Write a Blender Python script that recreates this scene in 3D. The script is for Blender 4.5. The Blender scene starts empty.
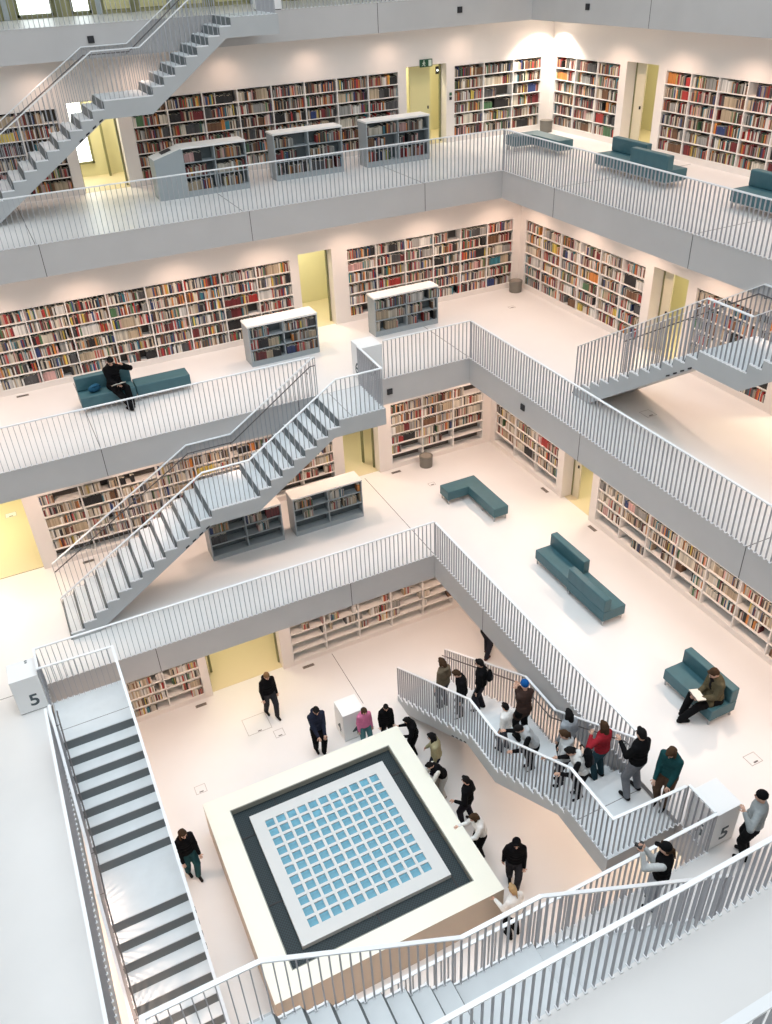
import bpy, bmesh, math, random
from mathutils import Vector, Matrix, Euler
from mathutils.bvhtree import BVHTree
random.seed(7)
S = bpy.context.scene
COL = S.collection
PI = math.pi

# ------------------------------------------------------------------ camera
F = 835.6985
RC = ((0.89814137, -0.43781751, -0.04071729), (-0.27590791, -0.48904363, -0.82747275), (0.34236953, 0.75442174, -0.56002763))
CP = Vector((-8.09335557, -14.96355229, 12.85996624))
cam = bpy.data.cameras.new('camera'); cam.sensor_fit = 'HORIZONTAL'; cam.sensor_width = 36; cam.lens = F / 772 * 36
cam.clip_start = .05; cam.clip_end = 200
co = bpy.data.objects.new('camera', cam); COL.objects.link(co)
x, y, z = Vector(RC[0]), -Vector(RC[1]), -Vector(RC[2])
co.matrix_world = Matrix(((x.x, y.x, z.x, CP.x), (x.y, y.y, z.y, CP.y), (x.z, y.z, z.z, CP.z), (0, 0, 0, 1)))
S.camera = co
def proj(p):
    d = Vector(p) - CP
    q = [Vector(r).dot(d) for r in RC]
    if q[2] < .1: return None
    return F * q[0] / q[2] + 386, F * q[1] / q[2] + 512, q[2]
def inframe(p, m=10):
    q = proj(p)
    return q is not None and -m < q[0] < 772 + m and -m < q[1] < 1024 + m

# ------------------------------------------------------------------ materials
MATS = {}
def mat(name, col, rough=.5, metal=0, emis=None, es=1, noise=0, nscale=3, bump=0, spec=.5):
    if name in MATS: return MATS[name]
    m = bpy.data.materials.new(name); m.use_nodes = True
    nt = m.node_tree; b = nt.nodes['Principled BSDF']
    c = (*col, 1)
    b.inputs['Base Color'].default_value = c; b.inputs['Roughness'].default_value = rough; b.inputs['Metallic'].default_value = metal
    b.inputs['Specular IOR Level'].default_value = spec
    if noise or bump:
        tc = nt.nodes.new('ShaderNodeTexCoord'); n = nt.nodes.new('ShaderNodeTexNoise'); n.inputs['Scale'].default_value = nscale
        n.inputs['Detail'].default_value = 4
        nt.links.new(tc.outputs['Object'], n.inputs['Vector'])
        if noise:
            r = nt.nodes.new('ShaderNodeValToRGB')
            r.color_ramp.elements[0].position = .3; r.color_ramp.elements[1].position = .7
            r.color_ramp.elements[0].color = (*[v * (1 - noise) for v in col], 1); r.color_ramp.elements[1].color = (*[min(1, v * (1 + noise)) for v in col], 1)
            nt.links.new(n.outputs['Fac'], r.inputs['Fac']); nt.links.new(r.outputs['Color'], b.inputs['Base Color'])
        if bump:
            bp = nt.nodes.new('ShaderNodeBump'); bp.inputs['Strength'].default_value = bump; bp.inputs['Distance'].default_value = .01
            nt.links.new(n.outputs['Fac'], bp.inputs['Height']); nt.links.new(bp.outputs['Normal'], b.inputs['Normal'])
    if emis: b.inputs['Emission Color'].default_value = (*emis, 1); b.inputs['Emission Strength'].default_value = es
    MATS[name] = m; return m
FLOOR = mat('resin_floor', (.76, .755, .745), .38, noise=.025, nscale=.6)
WALL = mat('white_wall', (.82, .775, .735), .7, noise=.01, nscale=1)
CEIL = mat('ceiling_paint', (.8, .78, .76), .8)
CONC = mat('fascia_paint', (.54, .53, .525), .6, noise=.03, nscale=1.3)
STAIR = mat('stair_paint', (.46, .48, .49), .55, noise=.03, nscale=2)
TREAD = mat('stair_tread', (.64, .68, .70), .45, noise=.04, nscale=3)
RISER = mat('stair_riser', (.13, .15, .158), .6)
RAIL = mat('white_metal', (.86, .88, .9), .35)
BAR = mat('baluster_grey', (.40, .41, .44), .45)
GRIP = mat('dark_handrail', (.13, .12, .12), .4, metal=.4)
SHELFW = mat('shelf_white', (.84, .82, .79), .5)
SHELFB = mat('shelf_back_shade', (.1, .09, .08), .8)  # near-black back holds the shadow in the gaps around the books
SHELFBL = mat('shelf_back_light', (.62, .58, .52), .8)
UNITG = mat('unit_grey', (.34, .38, .40), .5)
UNITB = mat('unit_back', (.1, .125, .135), .6)
UNITT = mat('unit_top_lit', (.86, .85, .82), .5)  # top of the grey unit whitened to hold the light from above
TEAL = mat('teal_leather', (.045, .125, .15), .45, noise=.06, nscale=6, bump=.1)
TEAL2 = mat('teal_seam', (.035, .12, .135), .6)
STEEL = mat('steel', (.5, .5, .5), .3, metal=.9)
BLACK = mat('black_plastic', (.015, .015, .017), .5)
DARK = mat('dark_line', (.09, .085, .08), .7)
BLOCK = mat('block_white', (.86, .87, .87), .45)
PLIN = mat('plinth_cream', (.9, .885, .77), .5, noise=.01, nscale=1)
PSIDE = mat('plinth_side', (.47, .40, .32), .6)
DECK = mat('deck_white', (.66, .67, .66), .5)
YWALL = mat('corridor_wall', (.73, .70, .45), .6)
YFLOOR = mat('corridor_floor', (.68, .6, .40), .45)
OLIVE = mat('olive_frame', (.24, .24, .12), .5)
OLIVEW = mat('olive_wall', (.40, .38, .20), .6, noise=.1, nscale=2)
GREYP = mat('grey_post', (.42, .47, .48), .5)
BEIGE = mat('beige_panel', (.66, .61, .46), .6)
PANE = mat('bright_pane', (.9, .95, .95), .3, emis=(.92, 1, .98), es=1.6)
BIN = mat('bin_metal', (.2, .19, .165), .45, metal=.3)
GLASSB = mat('blue_glass_block', (.13, .33, .43), .15, emis=(.2, .5, .7), es=.05, noise=.25, nscale=5)
def grate_mat():
    m = bpy.data.materials.new('dark_grate'); m.use_nodes = True; nt = m.node_tree; b = nt.nodes['Principled BSDF']
    tc = nt.nodes.new('ShaderNodeTexCoord'); ck = nt.nodes.new('ShaderNodeTexChecker'); ck.inputs['Scale'].default_value = 30
    ck.inputs['Color1'].default_value = (.005, .013, .017, 1); ck.inputs['Color2'].default_value = (.018, .036, .043, 1)
    nt.links.new(tc.outputs['Object'], ck.inputs['Vector']); nt.links.new(ck.outputs['Color'], b.inputs['Base Color'])
    b.inputs['Roughness'].default_value = .6
    return m
GRATE = grate_mat()
def book_mat():
    m = bpy.data.materials.new('book_cover'); m.use_nodes = True; nt = m.node_tree; b = nt.nodes['Principled BSDF']
    a = nt.nodes.new('ShaderNodeAttribute'); a.attribute_name = 'cover'; nt.links.new(a.outputs['Color'], b.inputs['Base Color'])
    b.inputs['Roughness'].default_value = .55; return m
BOOK = book_mat()

# ------------------------------------------------------------------ helpers
def link(name, me, parent=None, loc=None, rotz=None):
    o = bpy.data.objects.new(name, me); COL.objects.link(o)
    if parent: o.parent = parent
    if loc is not None: o.location = loc
    if rotz is not None: o.rotation_euler = (0, 0, rotz)
    return o
def tag(o, label=None, cat=None, group=None, kind=None):
    if label: o['label'] = label
    if cat: o['category'] = cat
    if group: o['group'] = group
    if kind: o['kind'] = kind
    return o
def empty(name, loc=(0, 0, 0), rotz=0, label=None, cat=None, group=None):
    o = link(name, None, None, loc, rotz); o.empty_display_size = .2
    return tag(o, label, cat, group)
class MB:
    def __init__(s): s.v = []; s.f = []; s.m = []; s.mats = []
    def mi(s, m):
        if m not in s.mats: s.mats.append(m)
        return s.mats.index(m)
    def box(s, x0, x1, y0, y1, z0, z1, m, top=None, skip=()):
        if x0 > x1: x0, x1 = x1, x0
        if y0 > y1: y0, y1 = y1, y0
        n = len(s.v)
        s.v += [(x0, y0, z0), (x1, y0, z0), (x1, y1, z0), (x0, y1, z0), (x0, y0, z1), (x1, y0, z1), (x1, y1, z1), (x0, y1, z1)]
        for k, f in enumerate(((3, 2, 1, 0), (4, 5, 6, 7), (0, 1, 5, 4), (1, 2, 6, 5), (2, 3, 7, 6), (3, 0, 4, 7))):
            if k in skip: continue
            s.f.append([n + i for i in f]); s.m.append(s.mi(top if (top and k == 1) else m))
        return s
    def poly(s, pts, m):
        n = len(s.v); s.v += [tuple(p) for p in pts]; s.f.append(list(range(n, n + len(pts)))); s.m.append(s.mi(m)); return s
    def prism(s, prof, a, b, m, place):   # prof list of 2D, extruded between a and b; place(u,v,w)->xyz
        n = len(s.v); k = len(prof)
        s.v += [place(u, v, a) for u, v in prof] + [place(u, v, b) for u, v in prof]
        s.f.append([n + i for i in range(k)]); s.m.append(s.mi(m))
        s.f.append([n + k + i for i in reversed(range(k))]); s.m.append(s.mi(m))
        mm = m
        for i in range(k):
            j = (i + 1) % k
            s.f.append([n + j, n + i, n + k + i, n + k + j]); s.m.append(s.mi(mm))
        return s
    def cyl(s, c, r, z0, z1, m, seg=24, r2=None):
        r2 = r if r2 is None else r2; n = len(s.v)
        for z, rr in ((z0, r), (z1, r2)):
            s.v += [(c[0] + rr * math.cos(2 * PI * i / seg), c[1] + rr * math.sin(2 * PI * i / seg), z) for i in range(seg)]
        s.f.append([n + i for i in reversed(range(seg))]); s.m.append(s.mi(m))
        s.f.append([n + seg + i for i in range(seg)]); s.m.append(s.mi(m))
        for i in range(seg):
            j = (i + 1) % seg; s.f.append([n + i, n + j, n + seg + j, n + seg + i]); s.m.append(s.mi(m))
        return s
    def tube(s, pts, r, m, seg=8):
        n = len(s.v)
        for i, p in enumerate(pts):
            p = Vector(p); a = Vector(pts[max(0, i - 1)]); b = Vector(pts[min(len(pts) - 1, i + 1)])
            d = (b - a).normalized(); u = d.cross(Vector((0, 0, 1)))
            if u.length < .01: u = Vector((1, 0, 0))
            u.normalize(); w = u.cross(d)
            for k in range(seg):
                t = 2 * PI * k / seg; s.v.append(tuple(p + u * r * math.cos(t) + w * r * math.sin(t)))
        for i in range(len(pts) - 1):
            for k in range(seg):
                l = (k + 1) % seg
                s.f.append([n + i * seg + k, n + i * seg + l, n + (i + 1) * seg + l, n + (i + 1) * seg + k]); s.m.append(s.mi(m))
        s.f.append([n + k for k in reversed(range(seg))]); s.m.append(s.mi(m))
        s.f.append([n + (len(pts) - 1) * seg + k for k in range(seg)]); s.m.append(s.mi(m))
        return s
    def mesh(s, name='m'):
        me = bpy.data.meshes.new(name); me.from_pydata(s.v, [], s.f)
        for m in s.mats: me.materials.append(m)
        me.polygons.foreach_set('material_index', s.m)
        bm = bmesh.new(); bm.from_mesh(me); bmesh.ops.recalc_face_normals(bm, faces=bm.faces); bm.to_mesh(me); bm.free()
        me.update(); return me
    def obj(s, name, parent=None, bevel=0, loc=None, rotz=None):
        o = link(name, s.mesh(name), parent, loc, rotz)
        if bevel:
            b = o.modifiers.new('bevel', 'BEVEL'); b.width = bevel; b.segments = 3; b.limit_method = 'ANGLE'
            for p in o.data.polygons: p.use_smooth = True
            w = o.modifiers.new('wn', 'WEIGHTED_NORMAL')
        return o
def struct(mb, name): return tag(mb.obj(name), kind='structure')

# ------------------------------------------------------------------ levels
ZD, ZC, ZB, ZA, ZT, ZU = -3.8, 0., 3.8, 7.72, 11.62, 15.5
TH = .72
LV = {  # z, east edge, north edge, west edge, south edge, wall E, wall N, wall W, wall S, next slab underside
 'D': (ZD, None, None, None, None, 1.8, 1.8, -11.3, -11.3, ZC - TH),
 'C': (ZC, 0., 0., -9.52, -9.5, 4.31, 4.31, -13.8, -13.8, ZB - TH),
 'B': (ZB, 2.55, 2.66, -12.05, -11.75, 6.70, 6.70, -16.2, -16.1, ZA - TH),
 'A': (ZA, 5.02, 5.22, -14.5, -13.93, 9.49, 9.49, -19., -18.3, ZT - TH),
 'T': (ZT, 8.19, 8.82, -17.5, -17.6, 12.6, 12.9, -22., -21.8, ZU - TH)}
def slab(lv):
    z, e, n, w, s, wE, wN, wW, wS, zt = LV[lv]
    X0, X1, Y0, Y1 = wW - .6, wE + 2.6, wS - .6, wN + (4.8 if lv == 'C' else 2.6)
    mb = MB()
    if e is None:
        mb.box(X0, X1, Y0, Y1, z - .3, z, CEIL, top=FLOOR)
    else:
        # ring with shared corners: outer / inner loops
        O = [(X0, Y0), (X1, Y0), (X1, Y1), (X0, Y1)]; I = [(w, s), (e, s), (e, n), (w, n)]
        for i in range(4):
            j = (i + 1) % 4
            mb.poly([(*O[i], z), (*O[j], z), (*I[j], z), (*I[i], z)], FLOOR)
            mb.poly([(*O[i], z - TH), (*O[j], z - TH), (*I[j], z - TH), (*I[i], z - TH)], CEIL)
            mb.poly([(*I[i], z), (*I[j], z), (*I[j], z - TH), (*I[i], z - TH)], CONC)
            mb.poly([(*O[i], z), (*O[j], z), (*O[j], z - TH), (*O[i], z - TH)], CEIL)
    # weld for clean solid
    me = mb.mesh('floor'); bm = bmesh.new(); bm.from_mesh(me); bmesh.ops.remove_doubles(bm, verts=bm.verts, dist=.001)
    bmesh.ops.recalc_face_normals(bm, faces=bm.faces); bm.to_mesh(me); bm.free()
    return tag(link('floor', me), kind='structure')
for l in 'DCBAT': slab(l)
mb = MB()   # ring roof above the top gallery
for a in ((-25, 16, 9.2, 16), (-25, 16, -25, -17.8), (8.6, 16, -17.8, 9.2), (-25, -17.6, -17.8, 9.2)):
    mb.box(a[0], a[1], a[2], a[3], ZU - TH, ZU, CEIL)
struct(mb, 'ceiling')

WT = .42           # wall thickness
SB, ST = .13, 2.12  # shelves from / to above floor
DH = 2.2
CASES = []
def wall(lv, side, items, x0, x1, m=WALL, name=None):
    """items: (kind, a, b) sorted along the wall axis; kinds shelf / door"""
    z = LV[lv][0]; zt = LV[lv][9]; w = LV[lv][6] if side == 'north' else LV[lv][5]
    mb = MB()
    def bx(a, b, z0, z1, d0=0, d1=WT):
        if side == 'north': mb.box(a, b, w + d0, w + d1, z0, z1, m)
        else: mb.box(w + d0, w + d1, a, b, z0, z1, m)
    cur = x0
    for k, a, b in items:
        if a > cur: bx(cur, a, z, zt)
        if k == 'shelf':
            bx(a, b, z, z + SB); bx(a, b, z + ST, zt); bx(a, b, z + SB, z + ST, .33, WT)
        elif k == 'door':
            bx(a, b, z + DH, zt)
        cur = b
    if x1 > cur: bx(cur, x1, z, zt)
    return struct(mb, name or 'wall_' + side)
P2 = lambda side, a, w, z: (a, w, z) if side == 'north' else (w, a, z)

IT = {
 ('A', 'north'): [('shelf', -12.3, -5.55), ('door', -5.3, -4.1), ('shelf', -3.76, 4.09), ('door', 4.34, 5.69), ('shelf', 5.95, 9.12)],
 ('A', 'east'): [('shelf', -6.3, 4.33), ('door', 4.62, 5.92), ('shelf', 6.18, 9.3)],
 ('B', 'north'): [('shelf', -8.72, -.76), ('door', -.53, .46), ('shelf', .91, 6.46)],
 ('B', 'east'): [('shelf', -10, -5.1), ('door', -4.8, -3.6), ('shelf', -3.28, -.71), ('door', -.44, .77), ('shelf', 1.05, 6.42)],
 ('C', 'north'): [('door', -12.2, -9.02), ('shelf', -8.66, -.87), ('door', -.57, .53), ('shelf', .93, 4.05)],
 ('C', 'east'): [('shelf', -11.4, -.86), ('door', -.62, .6), ('shelf', .84, 4.05)],
 ('D', 'north'): [('shelf', -9.9, -6.1), ('door', -5.9, -3.86), ('shelf', -3.55, 1.6)],
 ('D', 'east'): [('door', -7.8, -6)],
}
for (lv, side), items in IT.items():
    L = LV[lv]
    if side == 'north': wall(lv, side, items, L[7] - .6, L[5] + WT)
    else: wall(lv, side, items, L[8] - .6, L[6])
# plain walls on the sides behind the camera
for lv in 'DCBA':
    z, e, n, w, s, wE, wN, wW, wS, zt = LV[lv]
    struct(MB().box(wW - .6, wE + 2.6, wS - .4, wS, z, zt, WALL), 'wall_south')
    struct(MB().box(wW - .4, wW, wS, wN, z, zt, WALL), 'wall_west')

# corridors behind the walls
def corridor(lv):
    z, e, n, w, s, wE, wN, wW, wS, zt = LV[lv]
    d = 2.2; dn = 4.4 if lv == 'C' else 2.2
    mb = MB()
    mb.box(wW - .6, wE + d + .2, wN + dn, wN + dn + .2, z, zt, YWALL)
    struct(mb, 'wall_corridor_north')
    mb = MB(); mb.box(wE + d, wE + d + .2, wS - .6, wN + dn, z, zt, YWALL); struct(mb, 'wall_corridor_east')
    mb = MB()
    mb.box(wW - .6, wE + d, wN + .12, wN + dn, z, z + .006, YFLOOR)
    mb.box(wE + .12, wE + d, wS - .6, wN + .12, z, z + .006, YFLOOR)
    struct(mb, 'floor_corridor')
    struct(MB().box(wW - .6, wW - .4, wN, wN + dn, z, zt, YWALL), 'wall_corridor_west')
for l in 'DCBA': corridor(l)

def light(kind, name, loc, power, col, **k):
    d = bpy.data.lights.new(name, kind); d.energy = power; d.color = col
    for a, b in k.items(): setattr(d, a, b)
    o = bpy.data.objects.new(name, d); COL.objects.link(o); o.location = loc; return o
for lv in 'DCBA':
    z, e, n, w, s, wE, wN, wW, wS, zt = LV[lv]
    for (k, side), items in IT.items():
        if k != lv: continue
        for kind, a, b in items:
            if kind != 'door': continue
            c = (a + b) / 2; W = wN if side == 'north' else wE
            p = P2(side, c, W + (2.4 if (b - a > 2.8 and lv == 'C') else 1.2), zt - .25)
            light('AREA', 'corridor_light', p, {'D': 26, 'C': 30, 'B': 42, 'A': 42}[lv] if b - a < 2.8 else (85 if lv == 'C' else 22), (1, .9, .64), size=.7)

# door frames / leaves seen in the photo
TR = [0]
def frame(lv, side, a, b, leaf=None, label=None, m=OLIVE):
    z = LV[lv][0]; w = LV[lv][6] if side == 'north' else LV[lv][5]
    mb = MB(); t = .05
    def bx(q0, q1, z0, z1, d0, d1, mm):
        if side == 'north': mb.box(q0, q1, w + d0, w + d1, z0, z1, mm)
        else: mb.box(w + d0, w + d1, q0, q1, z0, z1, mm)
    d0, d1 = WT - .08, WT - .02
    bx(a, a + t, z, z + DH, d0, d1, m); bx(b - t, b, z, z + DH, d0, d1, m); bx(a, b, z + DH - t, z + DH, d0, d1, m)
    root = tag(mb.obj('door_%d' % (len([o for o in bpy.data.objects if o.name.startswith('door_')]) + 1)), kind='structure')
    if leaf:
        q0, q1, mm = leaf
        mb = MB(); bx(q0, q1, z + .01, z + DH - t, d0 + .01, d1 - .01, mm); lf = mb.obj('door_leaf', root)
        mb = MB(); s_ = q1 - .1 if side == 'north' else q0 + .06
        bx(s_, s_ + .03, z + .98, z + 1.06, d0 - .03, d0 + .02, BLACK); mb.obj('door_handle', lf)
    return root
YDOOR = mat('yellow_door', (.74, .69, .36), .4)
frame('A', 'north', 4.34, 5.69, (4.62, 5.32, YDOOR)); frame('A', 'north', -5.3, -4.1)
frame('A', 'east', 4.62, 5.92, (5.5, 5.87, BEIGE)); frame('B', 'north', -.53, .46)
frame('B', 'east', -.44, .77, (.42, .72, BEIGE)); frame('C', 'north', -.57, .53)
frame('C', 'east', -.62, .6, (.3, .55, BEIGE)); frame('D', 'north', -5.9, -3.86)
frame('B', 'east', -4.8, -3.6)
# posts of glazed partitions inside the corridors
def partition(x, y, z, zt, w=.06, ax='x', n=1):
    mb = MB()
    mb.box(x - w / 2, x + w / 2, y - .04, y + .04, z, zt, OLIVE); return struct(mb, 'trim_%d' % (300 + n))
partition(4.55, LV['A'][6] + WT + .3, ZA, ZA + 2.5, n=1); partition(-.1, LV['B'][6] + 1.9, ZB, ZB + 2.6, n=2)
partition(-4.3, LV['A'][6] + 1.9, ZA, ZA + 2.6, n=3); partition(-5.7, LV['D'][6] + .9, ZD, ZD + 2.6, n=4)
partition(.35, LV['C'][6] + .8, ZC, ZC + 2.6, n=5)

NW = [0]
def window(x0, x1, z0, z1, y, cols=1, rows=1, t=.06):
    NW[0] += 1
    mb = MB()
    mb.box(x0, x1, y - .06, y, z0, z0 + t, OLIVE); mb.box(x0, x1, y - .06, y, z1 - t, z1, OLIVE)
    for i in range(cols + 1):
        xx = x0 + (x1 - x0 - t) * i / cols; mb.box(xx, xx + t, y - .06, y, z0, z1, OLIVE)
    for i in range(1, rows):
        zz = z0 + (z1 - z0) * i / rows; mb.box(x0, x1, y - .06, y, zz - t / 2, zz + t / 2, OLIVE)
    r = tag(mb.obj('window_%d' % NW[0]), kind='structure')
    MB().box(x0 + t / 2, x1 - t / 2, y - .03, y - .01, z0 + t / 2, z1 - t / 2, PANE).obj('window_pane', r)
window(-6.1, -4.62, ZA + .35, ZA + 2.55, LV['A'][6] + 2.19, 1, 1)
window(-.22, .12, ZB + .5, ZB + 2.6, LV['B'][6] + 2.19, 1, 1)

# top gallery back wall: glazed olive partition with bright windows
z, e, n, w, s, wE, wN, wW, wS, zt = LV['T']
struct(MB().box(wW, wE, wN, wN + .3, z, zt, OLIVEW), 'wall_north'); struct(MB().box(wE, wE + .3, wS, wN + .3, z, zt, OLIVEW), 'wall_east')
struct(MB().box(wW - .3, wW, wS, wN + .3, z, zt, OLIVEW), 'wall_west'); struct(MB().box(wW - .3, wE + .3, wS - .3, wS, z, zt, OLIVEW), 'wall_south')
window(-5.62, -4.68, z + .05, z + 2.4, wN, 1, 3); window(-4.2, -3.66, z + .05, z + 2.4, wN, 1, 2)
window(-7.4, -6.9, z + .3, z + 2.3, wN, 1, 2)
for i, xx in enumerate((-6.2, -5.9, -4.55, -3.45, -2.5, -1.4, -.3, 1.0, 2.3)):
    struct(MB().box(xx - .07, xx + .07, wN - .1, wN, z, zt, GREYP if i % 2 else OLIVE), 'trim_%d' % (i + 1))
for i, (xa, xb) in enumerate(((-3.3, -2.6), (-2.3, -1.55), (-1.2, -.5), (-.1, .8), (1.2, 2.1))):
    struct(MB().box(xa, xb, wN - .04, wN, z + .1, z + 2.3, YDOOR), 'door_%d' % (i + 20))
# upper outer walls so that daylight only comes from the roof opening
mb = MB(); mb.box(-25, 16, 16, 16.3, ZD, ZU, CEIL); mb.box(16, 16.3, -25, 16, ZD, ZU, CEIL); mb.box(-25.3, -25, -25, 16, ZD, ZU, CEIL); mb.box(-25, 16, -25.3, -25, ZD, ZU, CEIL)
struct(mb, 'wall_outer')

# ------------------------------------------------------------------ floor seams / joints / hatches
tn = [100]
def seam(x0, x1, y0, y1, z):
    tn[0] += 1; struct(MB().box(x0, x1, y0, y1, z, z + .002, DARK), 'trim_%d' % tn[0])
W2 = .007
for x_ in (-7.1, -2.3, 2.6): seam(x_ - W2, x_ + W2, 5.22, 9.4, ZA)
seam(5.02, 9.4, 2.83 - W2, 2.83 + W2, ZA); seam(5.02, 9.4, -2 - W2, -2 + W2, ZA)
seam(2.55 - W2, 2.55 + W2, 2.66, 6.6, ZB); seam(-7.03 - W2, -7.03 + W2, 2.66, 6.6, ZB)
seam(-.01, .004, 0, 4.25, ZC); seam(-13.7, -9.52, -.005, .009, ZC); seam(-2.43, -2.416, -.4, 1.75, ZD)
seam(2.55, 6.6, -6.9, -6.886, ZB)
def joint(ax, p, q, z):
    tn[0] += 1
    b = (p - .008, p + .008, q - .003, q, z - TH, z) if ax == 'x' else (q - .003, q, p - .008, p + .008, z - TH, z)
    struct(MB().box(*b, DARK), 'trim_%d' % tn[0])
for x_ in (-7.04, -2.16, 2.64): joint('x', x_, 5.22, ZA)
for x_ in (-7.03, -2.3): joint('x', x_, 2.66, ZB)
for x_ in (-7.16, -2.35): joint('x', x_, 0, ZC)
joint('x', 3.18, 8.82, ZT)
for y_ in (2.83, -1.99): joint('y', y_, 5.02, ZA)
for y_ in (-2.08, -6.88): joint('y', y_, 2.55, ZB)
seam(-12.2, -9.02, 4.43, 4.445, .006)
joint('y', -2.34, 0, ZC); joint('y', 3.73, 8.19, ZT)
def hatch(x, y, z, w, h, label, fl=DARK):
    r = tag(empty('floor_hatch', (x, y, z)), label, 'floor hatch', None)
    mb = MB(); t = .012
    mb.box(-w / 2, w / 2, -h / 2, -h / 2 + t, 0, .003, fl); mb.box(-w / 2, w / 2, h / 2 - t, h / 2, 0, .003, fl)
    mb.box(-w / 2, -w / 2 + t, -h / 2, h / 2, 0, .003, fl); mb.box(w / 2 - t, w / 2, -h / 2, h / 2, 0, .003, fl)
    mb.obj('frame', r); MB().box(-w / 2 + t, w / 2 - t, -h / 2 + t, h / 2 - t, 0, .002, FLOOR).obj('lid', r)
    MB().box(-.05, .05, -h / 2 + .03, -h / 2 + .06, .002, .005, DARK).obj('handle_slot', r)
SEAMG = mat('seam_grey', (.4, .38, .36), .6)
hatch(-5.18, .27, ZD, .64, .6, 'large square floor hatch on the bottom floor beside the walking person in black hoodie', SEAMG)
hatch(-4.76, -.3, ZD, .26, .26, 'small square floor hatch on the bottom floor below the large hatch', SEAMG)
hatch(-7.05, -1.05, ZD, .27, .25, 'small square floor hatch between the foreground left staircase and the skylight plinth', SEAMG)
hatch(2.15, -8.43, ZC, .27, .24, 'small square floor hatch between the reader sofa and the numbered 5 block', SEAMG)
hatch(4.42, -2.1, ZB, .27, .3, 'small square floor hatch in the shadowed floor under the right hand staircase', SEAMG)
hatch(5.5, 5.2, ZB, .2, .16, 'small square floor hatch on the middle gallery near its inner corner', SEAMG)
hatch(1.55, 3.0, ZC, .2, .16, 'tiny floor hatch behind the L shaped teal bench', SEAMG)
hatch(-9.55, 7.44, .006, .3, .24, 'small hatch in the yellow lit corridor floor at the far left opening', SEAMG)
GR = mat('grille', (.3, .27, .23), .6)
def grille(x, y, z, w, h, label, az='x'):
    r = empty('floor_grille', (x, y, z), 0 if az == 'x' else PI / 2, label, 'floor grille')
    MB().box(-w / 2, w / 2, -h / 2, h / 2, 0, .004, GR).obj('plate', r)
    mb = MB()
    for i in range(4): mb.box(-w / 2 + .02, w / 2 - .02, -h / 2 + .015 + i * h / 4, -h / 2 + .025 + i * h / 4, .004, .006, BLACK)
    mb.obj('slots', r)
grille(.95, 4.1, ZC, .3, .1, 'small metal floor grille left of the waste bin by the white bookcase post')
grille(-3.2, 1.6, ZD, .34, .1, 'small floor grille on the bottom floor right of the wide doorway')
grille(-6.3, 1.6, ZD, .3, .1, 'small floor grille on the bottom floor left of the wide doorway')
grille(4.16, 1.15, ZC, .3, .1, 'floor grille by the right wall, above the doorway with the beige panel', 'y')
grille(4.16, -1.0, ZC, .3, .1, 'floor grille by the right wall, below the doorway with the beige panel', 'y')
grille(-8.3, 6.5, ZB, .3, .1, 'small floor grille under the far left end of the middle gallery bookcase')
grille(-7.95, 4.1, ZC, .3, .1, 'small floor grille beneath the lower bookcase behind the foot of the left stairs')

# fascia fittings, signs
def fitting(p, ax, label):
    x, y, z = p; r = empty('wall_speaker', p, 0, label, 'wall speaker')
    def b(a, c, d0, d1, m, n):
        (MB().box(-a, a, -d1, -d0, -c, c, m) if ax == 'x' else MB().box(-d1, -d0, -a, a, -c, c, m)).obj(n, r)
    b(.075, .075, 0, .03, BLACK, 'housing'); b(.055, .055, .03, .034, mat('speaker_mesh', (.03, .03, .035), .8), 'grille')
fitting((-4.46, 8.82, 11.3), 'x', 'small square black speaker on the top slab edge, above the upper left staircase')
fitting((5.74, 8.82, 11.3), 'x', 'small square black speaker on the top slab edge, above the exit sign door')
fitting((8.19, 6.21, 11.3), 'y', 'small square black speaker on the top slab edge, right of the bright corner')
fitting((.17, 2.66, 3.42), 'x', 'small square black speaker below the numbered 6 block on the slab edge')
fitting((2.55, .14, 3.46), 'y', 'small square black speaker on the middle slab edge facing left, by the corner')
GREEN = mat('exit_green', (.004, .05, .025), .4, emis=(.01, .2, .08), es=.06)
def exit_sign():
    r = empty('exit_sign', (4.99, 9.49, 9.98), 0, 'green emergency exit sign with running figure above the yellow door', 'exit sign')
    MB().box(-.2, .2, -.05, 0, -.1, .1, GREEN).obj('sign_box', r)
    w = mat('sign_white', (.6, .7, .62), .5)
    mb = MB(); mb.box(.07, .17, -.056, -.05, -.08, .08, w)          # door symbol
    mb.obj('door_symbol', r)
    mb = MB()
    mb.cyl((0, 0), .018, 0, .006, w, 10); mb.v = [(a - .08, -.05 - c, b + .06) for a, b, c in mb.v]
    f = lambda pts: mb.poly([(a, -.0565, b) for a, b in pts], w)
    f([(-.1, .035), (-.06, .035), (-.07, -.02), (-.105, -.02)]); f([(-.07, .03), (-.03, .0), (-.04, -.012), (-.075, .012)])
    f([(-.1, .03), (-.14, .0), (-.13, -.012), (-.09, .01)]); f([(-.08, -.02), (-.04, -.05), (-.045, -.08), (-.065, -.08), (-.065, -.055), (-.1, -.02)])
    f([(-.105, -.02), (-.085, -.02), (-.115, -.06), (-.15, -.07), (-.15, -.055), (-.125, -.05)])
    mb.obj('running_figure', r)
exit_sign()
r = empty('wall_switch', (5.83, 9.49, 9.02), 0, 'small dark switch box on the white wall right of the exit door', 'switch')
MB().box(-.035, .035, -.03, 0, .02, .1, mat('switch_green', (.05, .15, .08), .5)).obj('upper_switch', r); MB().box(-.035, .035, -.03, 0, -.1, -.02, BLACK).obj('lower_switch', r)
r = empty('wall_lamp', (5.55, 9.49 + WT - .08, 9.72), 0, 'small dark lamp with a lit face beside the exit door', 'lamp')
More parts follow.
